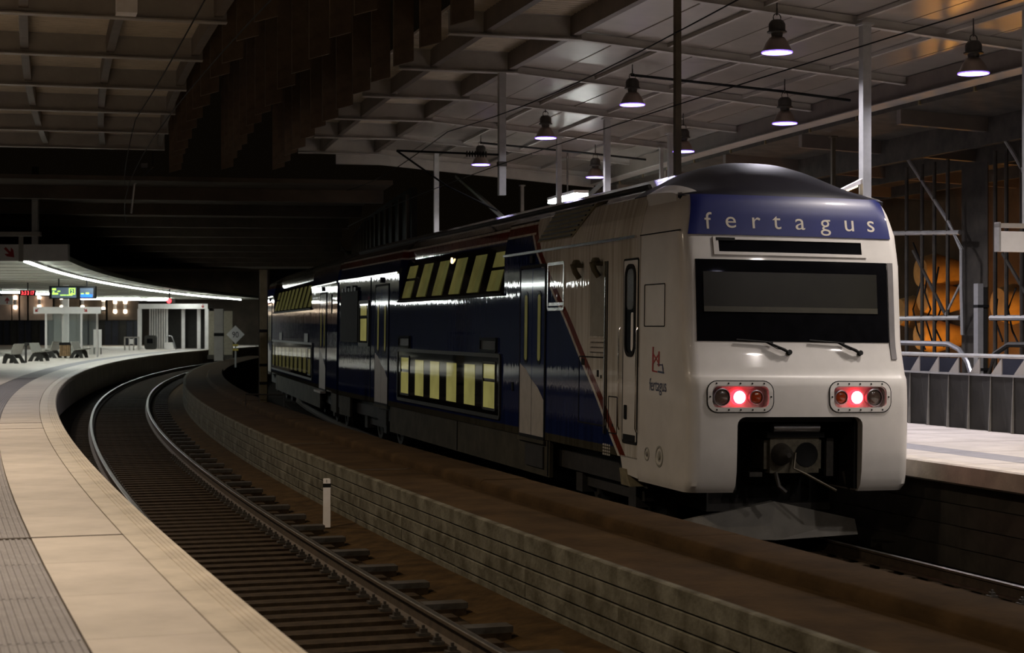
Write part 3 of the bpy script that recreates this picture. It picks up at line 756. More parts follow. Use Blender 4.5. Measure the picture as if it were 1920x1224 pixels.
nose_patch('blind_edge', -1.26, 1.20, 2.66, 2.73, .016, mat('blind_edge', (.042, .038, .025), .4, noise=.15), ws, 20, 1, .006)
ds = nose_patch('destination_display', -1.03, 1.00, 3.44, 3.60, .006, M['gloss'], cab, 16, 3)
for a, c_, e, f_ in ((-1.10, 1.07, 3.60, 3.635), (-1.10, 1.07, 3.40, 3.44), (-1.10, -1.03, 3.44, 3.60), (1.0, 1.07, 3.44, 3.60)): nose_patch('display_frame', a, c_, e, f_, .018, M['nose'], ds, 14, 1, .02)
nose_patch('display_gap', -1.06, -.80, 3.585, 3.625, .021, M['black'], ds, 4, 1, .004)
bb = nose_patch('blue_band', -1.42, 1.42, 3.665, 4.195, .016, M['noseblue'], cab, 44, 10, .022, 0, lambda z: (-1.425 + (z - 3.665) * .22, 1.455 - (z - 3.665) * .12))
# lettering on the band, letter by letter
M['letters'] = mat('cream_letters', (.55, .50, .42), .5, noise=.05)
for ch_, xx, zz in zip('fertagus', (1328, 1369, 1414, 1453, 1496, 1544, 1590, 1632), (431, 428, 428, 430, 430, 432, 433, 434)):
    x = -1.155 + (xx - 1328) / 304 * 2.33
    me = text_mesh(ch_, .315, M['letters'], .0)
    vs_ = []
    for v_ in me.vertices: vs_.append(nose_pt(x + v_.co.x * 1.12, 3.755 + v_.co.y + (.0 if ch_ != 'f' else -.02), .019))
    MB().add(vs_, [tuple(p.vertices) for p in me.polygons]).build('letter', M['letters'], bb); bpy.data.meshes.remove(me)
# wipers
for xp in (-.42, .60):
    b = MB(); b.tube([nose_pt(xp + .30, 2.13, .03), nose_pt(xp + .22, 2.16, .06), nose_pt(xp, 2.26, .05)], [.016, .022, .012], 6); b.tube([nose_pt(xp + .26, 2.15, .06), nose_pt(xp + .12, 2.17, .07), nose_pt(xp - .04, 2.27, .04)], .006, 5)
    wp = b.build('wiper_arm', M['black'], cab, True)
    MB().tube([nose_pt(xp - .42, 2.30, .03), nose_pt(xp + .08, 2.26, .035)], .012, 5).build('wiper_blade', M['black'], wp)
    MB().tube([nose_pt(xp + .30, 2.135, .0), nose_pt(xp + .30, 2.135, .05)], .035, 8).build('wiper_pivot', M['black'], wp)
# moulded grey side pillar to the right of the windshield
nose_patch('side_pillar', 1.37, 1.45, 2.06, 3.34, .014, mat('grey_pillar', (.17, .16, .16), .4, noise=.1), cab, 4, 8, .02)
# tail lamp clusters
M['tail'] = emit('tail_lamp_red', (1.0, .16, .20), 26.0); M['tail2'] = emit('tail_lamp_rim', (1.0, .03, .05), 3.0)
M['clear'] = mat('clear_lamp_glass', (.10, .075, .06), .1, noise=.3, scale=14, coat=.6); M['amber'] = mat('amber_lamp_glass', (.32, .05, .012), .12, noise=.2, scale=14, coat=.6)
def ring_on_nose(name, x0, x1, z0, z1, r0, bw, off, th, m, parent):
    o_ = rrect(x0, x1, z0, z1, r0); i_ = rrect(x0 + bw, x1 - bw, z0 + bw, z1 - bw, max(r0 - bw, .02)); n = len(o_)
    vs_ = [nose_pt(*p, off - th) for p in i_] + [nose_pt(*p, off - th) for p in o_] + [nose_pt(*p, off) for p in o_] + [nose_pt(*p, off) for p in i_]
    fs = []
    for k in range(4):
        a, c_ = k * n, ((k + 1) % 4) * n
        for j in range(n): fs.append((a + j, a + (j + 1) % n, c_ + (j + 1) % n, c_ + j))
    return MB().add(vs_, fs).build(name, m, parent)
def disc_y(x, z, r, u, dome, m, name, parent):
    rings_ = [[(x + rr * cos(2 * pi * j / 20), u - h, z + rr * sin(2 * pi * j / 20)) for j in range(20)] for rr, h in ((r, -.06), (r, 0), (r * .8, dome * .7), (r * .45, dome), (.004, dome * 1.1))]
    return MB().loft(rings_).build(name, m, parent, True)
for sx in (-1, 1):
    x0, x1 = sorted((sx * .40, sx * 1.285))
    bz = ring_on_nose('lamp_bezel', x0, x1, 1.375, 1.765, .13, .058, .012, .012, M['nose'], cab)
    tag(bz, 'white bezel with bolts around tail lamps')
    ring_on_nose('lamp_gasket', x0 - .012, x1 + .012, 1.363, 1.777, .14, .014, .010, .010, M['black'], bz)
    bl = []
    for k in range(5): bl += [(x0 + .12 + k * (x1 - x0 - .24) / 4, 1.738), (x0 + .12 + k * (x1 - x0 - .24) / 4, 1.402)]
    bl += [(x0 + .03, 1.57), (x1 - .03, 1.57)]
    for bx, bz_ in bl: MB().tube([nose_pt(bx, bz_, .010), nose_pt(bx, bz_, .017)], .012, 6).build('bolt', M['black'], bz)
    disc_y(sx * 1.075, 1.56, .112, .10, .03, M['clear'], 'clear_lens', bz); disc_y(sx * .60, 1.56, .09, .10, .03, M['amber'], 'amber_lens', bz)
    disc_y(sx * .83, 1.56, .103, .10, .02, M['tail2'], 'glow_rim', bz); disc_y(sx * .83, 1.56, .082, .085, .03, M['tail'], 'tail_lens', bz)
    for xx, rr in ((1.075, .118), (.60, .097)):
        MB().loft([[(sx * xx + q * cos(2 * pi * j / 20), u_, 1.56 + q * sin(2 * pi * j / 20)) for j in range(20)] for q, u_ in ((rr, .14), (rr, .07), (rr - .012, .065), (rr - .014, .12))], True, False).build('lens_ring', M['steel'], bz, True)
# coupling pocket, coupler and plough
lin = MB()
lin.box(-.88, -.83, .16, 1.05, .36, 1.31); lin.box(.83, .88, .16, 1.05, .36, 1.31); lin.box(-.88, .88, 1.0, 1.05, .1, 1.31); lin.box(-.80, .80, .16, 1.0, 1.24, 1.31)
lin.build('coupling_pocket', M['black'], cab)
cp = MB(); cp.box(-.24, .46, .44, .62, .55, 1.02); cp.box(-.30, .52, .50, .9, .60, .98)
cpo = cp.build('coupler', mat('greasy_coupler', (.10, .088, .062), .5, .4, noise=.35, scale=9), cab)
MB().box(-.30, .52, .40, .66, 1.02, 1.09).build('coupler_shelf', M['black'], cpo)
MB().tube([(-.22, .42, 1.15), (.44, .42, 1.15)], .065, 10).build('coupler_cover', M['steel'], cpo, True)
MB().loft([[(-.08 + r * cos(2 * pi * j / 16), u, .80 + r * sin(2 * pi * j / 16)) for j in range(16)] for r, u in ((.15, .44), (.13, .36), (.09, .25), (.03, .19))]).build('coupler_cone', M['iron'], cpo, True)
MB().loft([[(.28 + r * cos(2 * pi * j / 18), u, .79 + r * sin(2 * pi * j / 18)) for j in range(18)] for r, u in ((.165, .45), (.165, .432), (.15, .432), (.14, .438))]).build('coupler_funnel', M['black'], cpo, True)
MB().tube([(.10, .40, .82), (.06, .34, .62), (.20, .30, .55), (.62, .24, .33)], .018, 6).build('release_handle', M['brownpost'], cpo, True)
for x0, x1 in ((-.50, -.32), (.60, .70)): MB().box(x0, x1, .5, .58, .50, 1.0 if x0 > 0 else .56).build('bracket', M['iron'], cab)
for x in (-.16, .82): MB().tube([(x, .45, .56), (x + .04, .40, .38), (x + .12, .36, .30)], .03, 7).build('brake_hose', M['iron'], cab, True)
pg = MB(); pg.loft([[(-1.3, .95, -.34), (0, .75, -.37), (1.3, .95, -.34), (1.3, 1.05, -.34), (0, .85, -.37), (-1.3, 1.05, -.34)], [(-1.3, 1.05, -.14), (0, .82, .14), (1.3, 1.05, -.14), (1.3, 1.15, -.14), (0, .95, .14), (-1.3, 1.15, -.14)]])
pg.build('snow_plough', M['plow'], cab)
MB().box(-.9, .9, 1.0, 2.4, .0, .4).build('plough_mount', M['under'], cab)
# dome on the cab roof
DP = [(0, 4.765), (.2, 4.76), (.4, 4.74), (.67, 4.665), (.85, 4.58), (1.03, 4.485), (1.25, 4.375), (1.42, 4.275)]
def dome_z(x, u):
    q = min(1, max(0, (u - .50) / 1.5)); g = sin(q * pi / 2) ** .85
    return 4.185 + (lerp(DP, abs(x)) + .006 - 4.185) * g
b = MB(); rr_ = []
us = [.50, .53, .58, .65, .74, .85, 1.0, 1.15, 1.3, 1.5, 1.7, 1.9, 2.1, 2.6]
for u in us:
    row = []
    for i in range(33):
        x = -1.41 + 2.82 * i / 32; xr = x * (1.055 if x > 0 else 1)
        uu = u if u > 1.2 else max(u, nose_u(max(-1.38, min(x, 1.45)), 4.19) - .004 + (u - .5) * .5)
        row.append((xr * (1 if u < 2 else .99), uu, dome_z(x, u)))
    rr_.append(row + [(1.48, row[-1][1], 4.12), (-1.41, row[0][1], 4.12)])
b.loft(rr_)
b.build('roof_dome', M['dome'], cab, True)
for sx in (-1, 1):
    sh_ = []
    for i in range(9):
        u = .70 + 1.36 * i / 8
        xs_ = [1.20 - .0 * i + (1.425 - 1.20) * j / 5 for j in range(6)]
        row = []
        for x in xs_:
            xx = x * (1.055 if sx > 0 else 1) * (1 if u < 2 else .99)
            uu = u if u > 1.2 else max(u, nose_u(max(-1.38, min(sx * x, 1.45)), 4.19) - .004 + (u - .5) * .5)
            row.append((sx * xx, uu, dome_z(x, u) + .005))
        sh_.append(row + [(row[-1][0], row[-1][1], 4.1), (row[0][0], row[0][1], 4.1)])
    MB().loft(sh_).build('roof_shoulder', M['nose'], cab, True)
for x in (-1.03, 1.03): MB().tube([(x, 3.0, 4.50), (x, 26.0, 4.50)], .03, 6).build('roof_cable', M['under'], cab)
# marks on the nose side
def side_pt(u, v, off): return (-lerp(HW, v) - off, u, v)
def side_text(s_, size, uc, v, m, parent, name, xs=1.0):
    me = text_mesh(s_, size, m, 0.0); b_ = MB()
    b_.add([side_pt(uc - p.co.x * xs, v + p.co.y, .006) for p in me.vertices], [tuple(p.vertices) for p in me.polygons]); bpy.data.meshes.remove(me)
    return b_.build(name, m, parent)
side_text('fertagus', .24, 1.22, 1.60, M['navy'], cab, 'side_lettering', .86)
lg = MB()
def stroke(a, c_, w_): lg.hexa([side_pt(a[0], a[1] - w_, .002), side_pt(c_[0], c_[1] - w_, .002), side_pt(c_[0], c_[1] - w_, .007), side_pt(a[0], a[1] - w_, .007), side_pt(a[0], a[1] + w_, .002), side_pt(c_[0], c_[1] + w_, .002), side_pt(c_[0], c_[1] + w_, .007), side_pt(a[0], a[1] + w_, .007)])
def post(u, v0, v1, w_): lg.hexa([side_pt(u - w_, v0, .002), side_pt(u + w_, v0, .002), side_pt(u + w_, v0, .007), side_pt(u - w_, v0, .007), side_pt(u - w_, v1, .002), side_pt(u + w_, v1, .002), side_pt(u + w_, v1, .007), side_pt(u - w_, v1, .007)])
post(1.43, 1.86, 2.19, .022); post(1.20, 1.93, 2.13, .022)
stroke((1.43, 2.10), (1.20, 1.97), .012); stroke((1.43, 1.96), (1.20, 2.10), .012); stroke((1.43, 1.865), (1.25, 1.855), .010)
lgo = lg.build('bridge_emblem', M['red'], cab); lg = MB()
stroke((1.25, 1.955), (1.06, 1.95), .008); stroke((1.22, 1.86), (1.0, 1.85), .012); stroke((1.06, 1.94), (1.02, 1.87), .03); lg.build('emblem_train', M['navy'], lgo)
frame_ring(cab, 'nose_hatch', 1.0, 1.80, 2.46, 3.04, .014, .008, M['black'], .01)
for u, r_ in ((1.62, .095), (1.14, .145)):
    t_ = MB(); t_.loft([[(-W - x, u + q * cos(2 * pi * j / 18), .73 + q * sin(2 * pi * j / 18)) for j in range(18)] for q, x in ((r_, .0), (r_, .012), (r_ * .82, .014), (r_ * .74, .004), (r_ * .3, .006), (r_ * .28, .02), (.004, .022))])
    so = t_.build('jumper_socket', M['bench'], cab, True)
MB().hexa([(-1.5, 2.35, .22), (-1.5, 2.75, .22), (-1.2, 2.75, .22), (-1.2, 2.35, .22), (-1.55, 2.45, .46), (-1.55, 2.7, .46), (-1.2, 2.7, .46), (-1.2, 2.45, .46)]).build('foot_step', mat('worn_step', (.22, .19, .12), .6, noise=.3), cab)

# ---------------- second car
mid = empty('train_car', C2, 'dark blue double-deck trailer car coupled behind the white cab car', 'train car', 'cars of the blue and white train')
carbody(mid, [(0, 7.0, secA()), (7.0, 22.2, secB()), (22.2, 26.0, secA())], M['livmid'])
MB().box(-1.3, 1.3, .3, 25.7, .2, .62).build('underframe', M['under'], mid)
for u0, u1, z0 in ((.1, 1.4, .1), (4.4, 21.0, .04)):
    for x in (-1.50, 1.44): MB().box(x, x + .06, u0, u1, z0, .66).build('side_skirt', M['skirt'], mid)
for u0, u1 in ((0, 6.95), (22.25, 26.0)): MB().box(-W - .035, -W + .02, u0, u1, 3.695, 3.735).build('rain_gutter', M['chrome'], mid)
upper_band(mid, 7.05, 22.15, 10, M['pane4']); lower_band(mid, 6.6, 22.6, 10, M['pane4'], .86, 1.92)
pax_door(mid, 2.7, 4.4); pax_door(mid, 23.2, 24.9)
plate(mid, 'small_window', 1.3, 2.2, 2.85, 3.40, .02, M['gloss'], .04)
for a in (8.0, 18.0): plate(mid, 'vent_panel', a, a + 1.2, 1.99, 2.27, .02, M['dsteel'])
bogie(mid, 4.0); bogie(mid, 22.0)
# bellows between the cars
b = MB()
m1 = C2.inverted() @ C1
for k in range(7):
    y0 = -.36 + k * .055
    b.box(-1.2 + (k % 2) * .05, 1.2 - (k % 2) * .05, y0, y0 + .05, .75, 4.1 - (k % 2) * .05)
b.build('gangway_bellows', M['black'], mid)

# ================================================================== LAMPS
def pendant():
    root = empty('pendant_lamp', Matrix.Identity(4), 'tmp', 'lamp', 'pendant lamps')
    hk = MB(); hk.tube([(0, 0, .60), (0, 0, .72)], .015, 6)
    hk.tube([(.07 * cos(a), 0, .56 + .07 * sin(a)) for a in [2 * pi * j / 12 for j in range(13)]], .010, 5)
    hk.build('hook', M['lampbody'], root, True)
    MB().lathe([(.02, .52), (.09, .52), (.12, .49), (.14, .45), (.14, .34), (.165, .33), (.165, .31), (.10, .30), (.09, .24), (.12, .22)], 18).build('ballast_housing', M['lampbody'], root, True)
    MB().lathe([(.10, .235), (.13, .22), (.19, .13), (.235, .03), (.255, .0), (.262, -.012), (.25, -.012), (.235, 0), (.18, .11), (.12, .2), (.06, .2)], 24).build('reflector', M['shade'], root, True)
    MB().lathe([(.245, -.008), (.240, -.022), (.15, -.032), (.01, -.036)], 24).build('lens', M['lens'], root, True)
    MB().loft([[(r * cos(2 * pi * j / 24), r * sin(2 * pi * j / 24), z) for j in range(24)] for r, z in ((.262, -.013), (.264, -.032), (.248, -.034), (.246, -.013))], True, False).build('glow_rim', M['violet'], root, True)  # ring glowing violet to imitate the halo at the lens edge
    return root
proto = pendant()
def add_light(parent, power, colr, size=.44):
    l = bpy.data.lights.new('lamp_light', 'AREA'); l.shape = 'DISK'; l.size = size; l.energy = power; l.color = colr; l.spread = radians(150)
    o = bpy.data.objects.new('lamp_light', l); col.objects.link(o); o.parent = parent; o.location = (0, 0, -.05); return o
used = [0]
def pend(s, d, z, label, group, power, colr):
    r = proto if not used[0] else copy_tree(proto, None)
    used[0] = 1
    r.matrix_basis = frame(s, d, z); tag(r, label, 'lamp', group); return r
COOL = (.92, .88, .98); NEUT = (1.0, .90, .82); WARM = (1.0, .80, .58)
todo = []
rowA = [27.2, 34.5, 41.2, 48.5]; rowB = [26.3, 34.0, 40.2, 47.9]
ordw = ['first', 'second', 'third', 'fourth']
for i, s in enumerate(rowA): todo.append((s, 11.5, 6.22, f'pendant lamp over the train-side platform edge, {ordw[i]} of its row beyond the cab', 'pendant lamps along the train side', P_ROW, COOL))
for i, s in enumerate(rowB): todo.append((s, 14.7, 5.88, f'pendant lamp above the steel parapet, {ordw[i]} of its row beyond the cab', 'pendant lamps along the parapet', P_ROW, COOL))
for s in (19.8, 12.4, 5.0): todo.append((s, 11.5, 6.22, 'pendant lamp of the train-side row, hung before the cab', 'pendant lamps hung before the cab', P_FRONT, NEUT))
for s in (19.0, 11.6, 4.2): todo.append((s, 14.7, 5.88, 'pendant lamp of the parapet row, hung before the cab', 'parapet lamps hung before the cab', P_FRONT, NEUT))
for s in (-3.0, 5.0, 13.0, 21.0, 29.0): todo.append((s, -1.8, 6.25, 'warm pendant lamp over the near platform', 'pendant lamps over the near platform', P_NEAR, WARM))
for s in (37.0, 45.0, 53.0): todo.append((s, -2.7, 6.25, 'warm pendant lamp over the near platform', 'pendant lamps over the near platform', P_NEAR * .55, NEUT))
objs = [pend(*t) for t in todo]
for o_, t in zip(objs, todo): add_light(o_, t[5], t[6])
for o_, t in zip(objs, todo):     # suspension rod up to the roof
    s, d, z = t[:3]
    top = rz(d) if d > 2 else 7.05
    MB().tube([(0, 0, .70), (0, 0, top - z + .30)], .012, 5).build('rod', M['lampbody'], o_)

# ================================================================== NEAR PLATFORM, FAR END
cn = MB(); cn.sweep([(-17, 4.235), (-.9, 4.235), (-.9, 4.45), (-17, 4.45)], 69, 164, 50)
canopy = tag(cn.build('platform_canopy', mat('grey_soffit', (.34, .345, .29), .6, noise=.12, scale=.7)), 'low white canopy over the lit end of the near platform', 'canopy')
for k in range(22):
    s = 70.5 + 4.2 * k
    put('soffit_batten', MB().box(-16.9, -1.0, -.03, .03, -.03, 0).mesh('soffit_batten', M['bench']), canopy, frame(s, 0, 4.233))
def strip(s, d, ln, label, group, z=4.08):
    root = empty('strip_light', frame(s, d, z), label, 'strip light', group)
    MB().box(-.10, .10, -ln / 2, ln / 2, .05, .12).build('housing', M['white'], root)
    MB().box(-.075, .075, -ln / 2 + .02, ln / 2 - .02, 0, .05).build('tube', M['tube'], root)
    if z < 4:
        for y in (-ln / 3, ln / 3): MB().box(-.02, .02, y - .02, y + .02, .12, 4.2 - z).build('hanger', M['steel'], root)
    return root
nm = ['next to the canopy sign', 'with a hanging cable beside it', 'above the benches', 'past the benches', 'above the information screens', 'above the glass shelter', 'past the glass shelter', 'before the stair enclosure', 'beside the red signal', 'over the stair enclosure', 'past the stair enclosure', 'ending the canopy']
for k in range(12): strip(72.2 + 7.35 * k, -2.25, 7.05, 'white fluorescent strip under the canopy edge, ' + nm[k], 'strip lights under the canopy edge')
for k in range(4): strip(75.2 + 7.35 * k, -8.4, 7.0, 'white fluorescent strip deep under the canopy, in the row along the building', 'strip lights along the building', (3.86, 3.46, 3.24, 3.22)[k])
for k, x in enumerate((25, 78, 207, 264, 298)):
    y = (548, 551, 560, 561.5, 562)[k]; s, d = at_z(x, y, 4.05)
    root = empty('strip_light', Matrix.Translation(pt(s, d, 4.05)) @ Matrix.Rotation(radians(90), 4, 'Z'), 'white fluorescent strip on the building front, ' + ('next to the round lamp', 'behind the red clock', 'right of the screens', 'over the wall lamps', 'beside the stair enclosure')[k], 'strip light', 'strip lights on the building front')
    ln = (.9, 1.3, 2.5, 2.0, 1.0)[k]
    MB().box(-.1, .1, -ln, ln, .06, .14).build('housing', M['white'], root); MB().box(-.09, .09, -ln + .02, ln - .02, -.06, .06).build('tube', M['tube'], root)
    MB().box(-.02, .02, -.02, .02, .14, .155).build('hanger', M['black'], root)
# sign boards
def board(x0, x1, y0, y1, Z, depth, m, name, label, cat, group=None):
    X0, X1 = (x0 - 960) / FPX * Z, (x1 - 960) / FPX * Z; zb, zt = EYE - (y1 - HOR) / FPX * Z, EYE - (y0 - HOR) / FPX * Z
    root = empty(name, Matrix.Translation(((X0 + X1) / 2, Z, zb)), label, cat, group); hw_ = (X1 - X0) / 2
    b_ = MB().box(-hw_, hw_, 0, depth, 0, zt - zb).build('panel', m, root)
    return root, hw_, zt - zb, b_
def arrow(parent, x, z, sz, ang_, m, y=-.008):
    pts_ = [(-.09, -.5), (.09, -.5), (.09, .02), (.34, -.2), (.34, .06), (0, .5), (-.34, .06), (-.34, -.2), (-.09, .02)]
    ca, sa = cos(ang_), sin(ang_)
    q = [(x + sz * (a * ca - c_ * sa), z + sz * (a * sa + c_ * ca)) for a, c_ in pts_]
    return MB().prism(q, y, y + .007, lambda p, t: (p[0], t, p[1])).build('arrow', m, parent)
r_, hw_, hh, _ = board(-40, 127, 458, 489, 64.5, .3, M['signw'], 'direction_sign', 'white fascia sign with a red arrow pointing down right', 'sign')
arrow(r_, hw_ - (127 - 18) / FPX * 64.5, hh * .5, .5, radians(-135), M['red'])
MB().box(hw_ - 1.82, hw_ - 1.65, -.03, 0, -.02, hh + .42).build('bracket', M['beam'], r_); MB().box(-hw_, hw_ - 1.0, -.12, .1, hh + .30, hh + .46).build('crossbar', M['beam'], r_)
mx = (65 - 960) / FPX * 64.5 - r_.location.x
MB().box(mx - .11, mx + .11, 0, .2, hh, 7.6 - r_.location.z).build('mast', M['post'], r_)
r_, hw_, hh, _ = board(-20, 23, 555, 571, 112, .15, M['signw'], 'direction_sign', 'small white sign with a red arrow pointing up, under the strip lights', 'sign')
arrow(r_, hw_ - 9.5 / FPX * 112, hh * .5, .42, 0, M['red'])
MB().box(-.03, .03, .05, .1, hh, 4.2 - r_.location.z).build('hanger', M['black'], r_)
r_, hw_, hh, _ = board(37, 66, 544, 554, 100, .15, M['black'], 'station_clock', 'red digital clock hanging under the canopy', 'clock')
for tx_, xo in (('3', -.30), (':', -.21), ('3', -.12), ('3', .04), ('1', .21), ('7', .33)):
    put('digit', text_mesh(tx_, .30, M['redled'], .004), r_, Matrix.Translation((xo, -.012, .05)) @ Matrix.Rotation(radians(90), 4, 'X') @ Matrix.Diagonal((.75, 1, 1, 1)))
MB().box(-.03, .03, .05, .1, hh, 4.2 - r_.location.z).build('hanger', M['black'], r_)
r_, hw_, hh, _ = board(92, 179, 536, 560, 92, .25, M['black'], 'information_screens', 'pair of dark information screens with green text and a blue bar', 'display')
def scr(x0, x1, y0, y1, m, n, par, yy=-.012):
    X0 = (x0 - 135.5) / FPX * 92; X1 = (x1 - 135.5) / FPX * 92; z0 = (560 - y1) / FPX * 92; z1 = (560 - y0) / FPX * 92
    return MB().box(X0, X1, yy, yy + .012, z0, z1).build(n, m, par)
a = scr(97, 143, 539, 558, M['screen'], 'screen', r_); c_ = scr(150, 175, 540, 558, M['screen'], 'screen', r_)
for q in ((98, 105, 540.5, 544), (99, 102, 546, 548), (98, 109, 549, 552), (108, 113, 545, 547), (113, 124, 552.5, 554), (125, 136, 552.5, 554)): scr(*q, M['greenled'], 'text_line', a, -.018)
nb_ = scr(129.5, 141, 540, 552, M['greenled'], 'number_frame', a, -.018); scr(131, 139.5, 541.5, 550.5, M['screen'], 'number_field', a, -.022)
tm = text_mesh('2', .30, M['greenled'], .003); put('number', tm, a, Matrix.Translation(((135.3 - 135.5) / FPX * 92, -.026, .27)) @ Matrix.Rotation(radians(90), 4, 'X'))
scr(151.5, 173, 552, 557, M['bluescr'], 'blue_bar', c_, -.018); scr(152, 157, 549.5, 551.5, M['greenled'], 'text_line', c_, -.02); scr(161, 167, 548.5, 551.5, M['greenled'], 'text_line', c_, -.02)
for x in (-.75, .75): MB().box(x - .03, x + .03, .1, .15, hh, 4.2 - r_.location.z).build('hanger', M['black'], r_)
# benches
def bench(px_, py_, flip, label):
    s, d = at_z(px_, py_, 0); sgn = -1 if flip else 1
    root = empty('platform_bench', Matrix.Translation(pt(s, d, 0)), label, 'bench', 'benches on the near platform')
    seat = [(-.42 * sgn, .47), (.05 * sgn, .42), (.05 * sgn, .46), (-.42 * sgn, .51)]; back = [(.05 * sgn, .40), (.22 * sgn, .88), (.26 * sgn, .88), (.11 * sgn, .40)]
    MB().prism(seat, -.8, .8, lambda p, t: (p[0], t, p[1])).build('seat', M['bench'], root)
    MB().prism(back, -.8, .8, lambda p, t: (p[0], t, p[1])).build('backrest', M['bench'], root)
    for y in (-.55, .55):
        MB().prism([(-.36 * sgn, 0), (-.20 * sgn, 0), (-.10 * sgn, .22), (.08 * sgn, .22), (.18 * sgn, 0), (.38 * sgn, 0), (.2 * sgn, .30), (.10 * sgn, .43), (-.2 * sgn, .45), (-.3 * sgn, .3)], y - .04, y + .04, lambda p, t: (p[0], t, p[1])).build('leg', M['dsteel'], root)
    return root
bench(26, 681, False, 'grey platform bench facing away from the tracks, beside the dark post')
bench(73, 677, True, 'grey platform bench facing the tracks, beside the dark post')
bench(98, 671, False, 'grey bench inside the glass shelter, beside the wooden bin')
bench(148, 671, True, 'grey bench inside the glass shelter, facing the tracks')
s, d = at_z(48.5, 680, 0)
pb = empty('bollard', frame(s, d), 'dark post standing between two benches', 'post'); MB().tube([(0, 0, 0), (0, 0, .85)], .05, 8).build('shaft', M['dsteel'], pb, True); MB().box(-.09, .09, -.05, .05, .78, .92).build('cap', M['dsteel'], pb)
s, d = at_z(122.5, 671, 0)
bn = empty('litter_bin', frame(s, d), 'wooden slatted litter bin with a dark lid in the glass shelter', 'bin')
for k in range(6): MB().box(-.27 + .092 * k, -.20 + .092 * k, -.22, .22, .1, .68).build('slat', M['wood'], bn)
MB().box(-.29, .29, -.24, .24, .68, .82).build('lid', M['black'], bn); MB().box(-.06, .06, -.06, .06, 0, .1).build('foot', M['black'], bn)
# glass shelter
s, d = at_z(133, 669.5, 0); o0 = pt(s, d)
sh = empty('glass_shelter', Matrix.Translation(o0), 'glass waiting shelter with a white header and red arrows', 'shelter')
k_ = o0.y / FPX
def sx_(x): return (x - 133) * k_
for x, y in ((92, -.6), (158, -.6), (175, .9), (110, .9)): MB().box(sx_(x) - .05, sx_(x) + .05, y - .05, y + .05, 0, 2.4).build('post', M['white'], sh)
hd = MB().box(sx_(70), sx_(195), -.75, -.6, 2.36, 2.72).build('header', M['signw'], sh)
MB().box(sx_(75), sx_(190), -.6, 1.0, 2.5, 2.6).build('roof', M['white'], sh)
arrow(hd, sx_(76), 2.54, .26, radians(135), M['red'], -.758); arrow(hd, sx_(167), 2.54, .26, radians(-135), M['red'], -.758)
for x0, x1, y in ((93, 110, .9), (112, 135, .9), (137, 157, .9), (159, 174, .9), (95, 120, -.6), (122, 156, -.6)): MB().box(sx_(x0), sx_(x1), y - .01, y + .01, .12, 2.36).build('glass_pane', M['glass'], sh)
# central white post, blue plate and wastepaper box behind the shelter
s, d = at_z(123.5, 664, 0); r_ = empty('column', frame(s, d), 'slim white column behind the glass shelter', 'column')
MB().box(-.16, .16, -.16, .16, 0, 4.2).build('shaft', M['white'], r_); MB().box(-.22, .22, -.22, .22, 0, .05).build('base', M['steel'], r_)
s, d = at_z(183, 664, 0); r_ = empty('notice_stand', frame(s, d), 'pale notice stand right of the glass shelter', 'stand')
MB().box(-.24, .24, -.04, .04, .4, 1.5).build('board', M['signw'], r_)
for x in (-.2, .2): MB().box(x - .03, x + .03, -.03, .03, 0, .4).build('leg', M['dsteel'], r_)
# building front with wall lamps
b = MB(); b.box(-24, 24, 0, .2, 2.2, 4.6)
s, d = at_z(120, 664, 0)
Zf = 160.0
def fx(x): return (x - 960) / FPX * Zf
def fz(y): return EYE - (y - HOR) / FPX * Zf
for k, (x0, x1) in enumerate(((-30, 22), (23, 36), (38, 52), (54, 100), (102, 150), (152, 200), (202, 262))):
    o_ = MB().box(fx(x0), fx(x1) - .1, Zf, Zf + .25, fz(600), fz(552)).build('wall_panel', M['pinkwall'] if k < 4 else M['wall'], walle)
for k in range(21):
    x = -20 + k * 13.5
    MB().box(fx(x), fx(x + 11.5), Zf + .2, Zf + .25, -.0, fz(601)).build('glass_panel', M['blueglass'] if k % 3 else M['dsteel'], walle)
    MB().box(fx(x + 11.5), fx(x + 13.2), Zf + .1, Zf + .25, 0, fz(601)).build('mullion', M['dsteel'], walle)
wl_me1 = MB().lathe([(.10, -.28), (.14, -.26), (.14, .26), (.10, .28)], 12).mesh('housing', M['white'])
for k, (x, y) in enumerate(((30, 567), (75, 566), (117, 567), (156, 567), (195, 570), (217, 575), (236, 575))):
    wl_ = empty('wall_lamp', Matrix.Translation((fx(x), Zf - .25, fz(y))), 'up-and-down wall lamp on the building front, ' + ('on the pink panel', 'beside the clock', 'left of the shelter header', 'over the shelter header', 'right of the shelter header', 'next to the stair enclosure', 'nearest the stair enclosure')[k], 'wall lamp', 'up-and-down wall lamps')
    put('housing', wl_me1, wl_)
    for q in (-1, 1): MB().lathe([(.01, q * .29), (.16, q * .30), (.17, q * .55), (.08, q * .62), (.01, q * .63)], 12).build('diffuser', M['wlamp'], wl_, True)
    MB().box(-.05, .05, .1, .25, -.08, .08).build('bracket', M['white'], wl_)
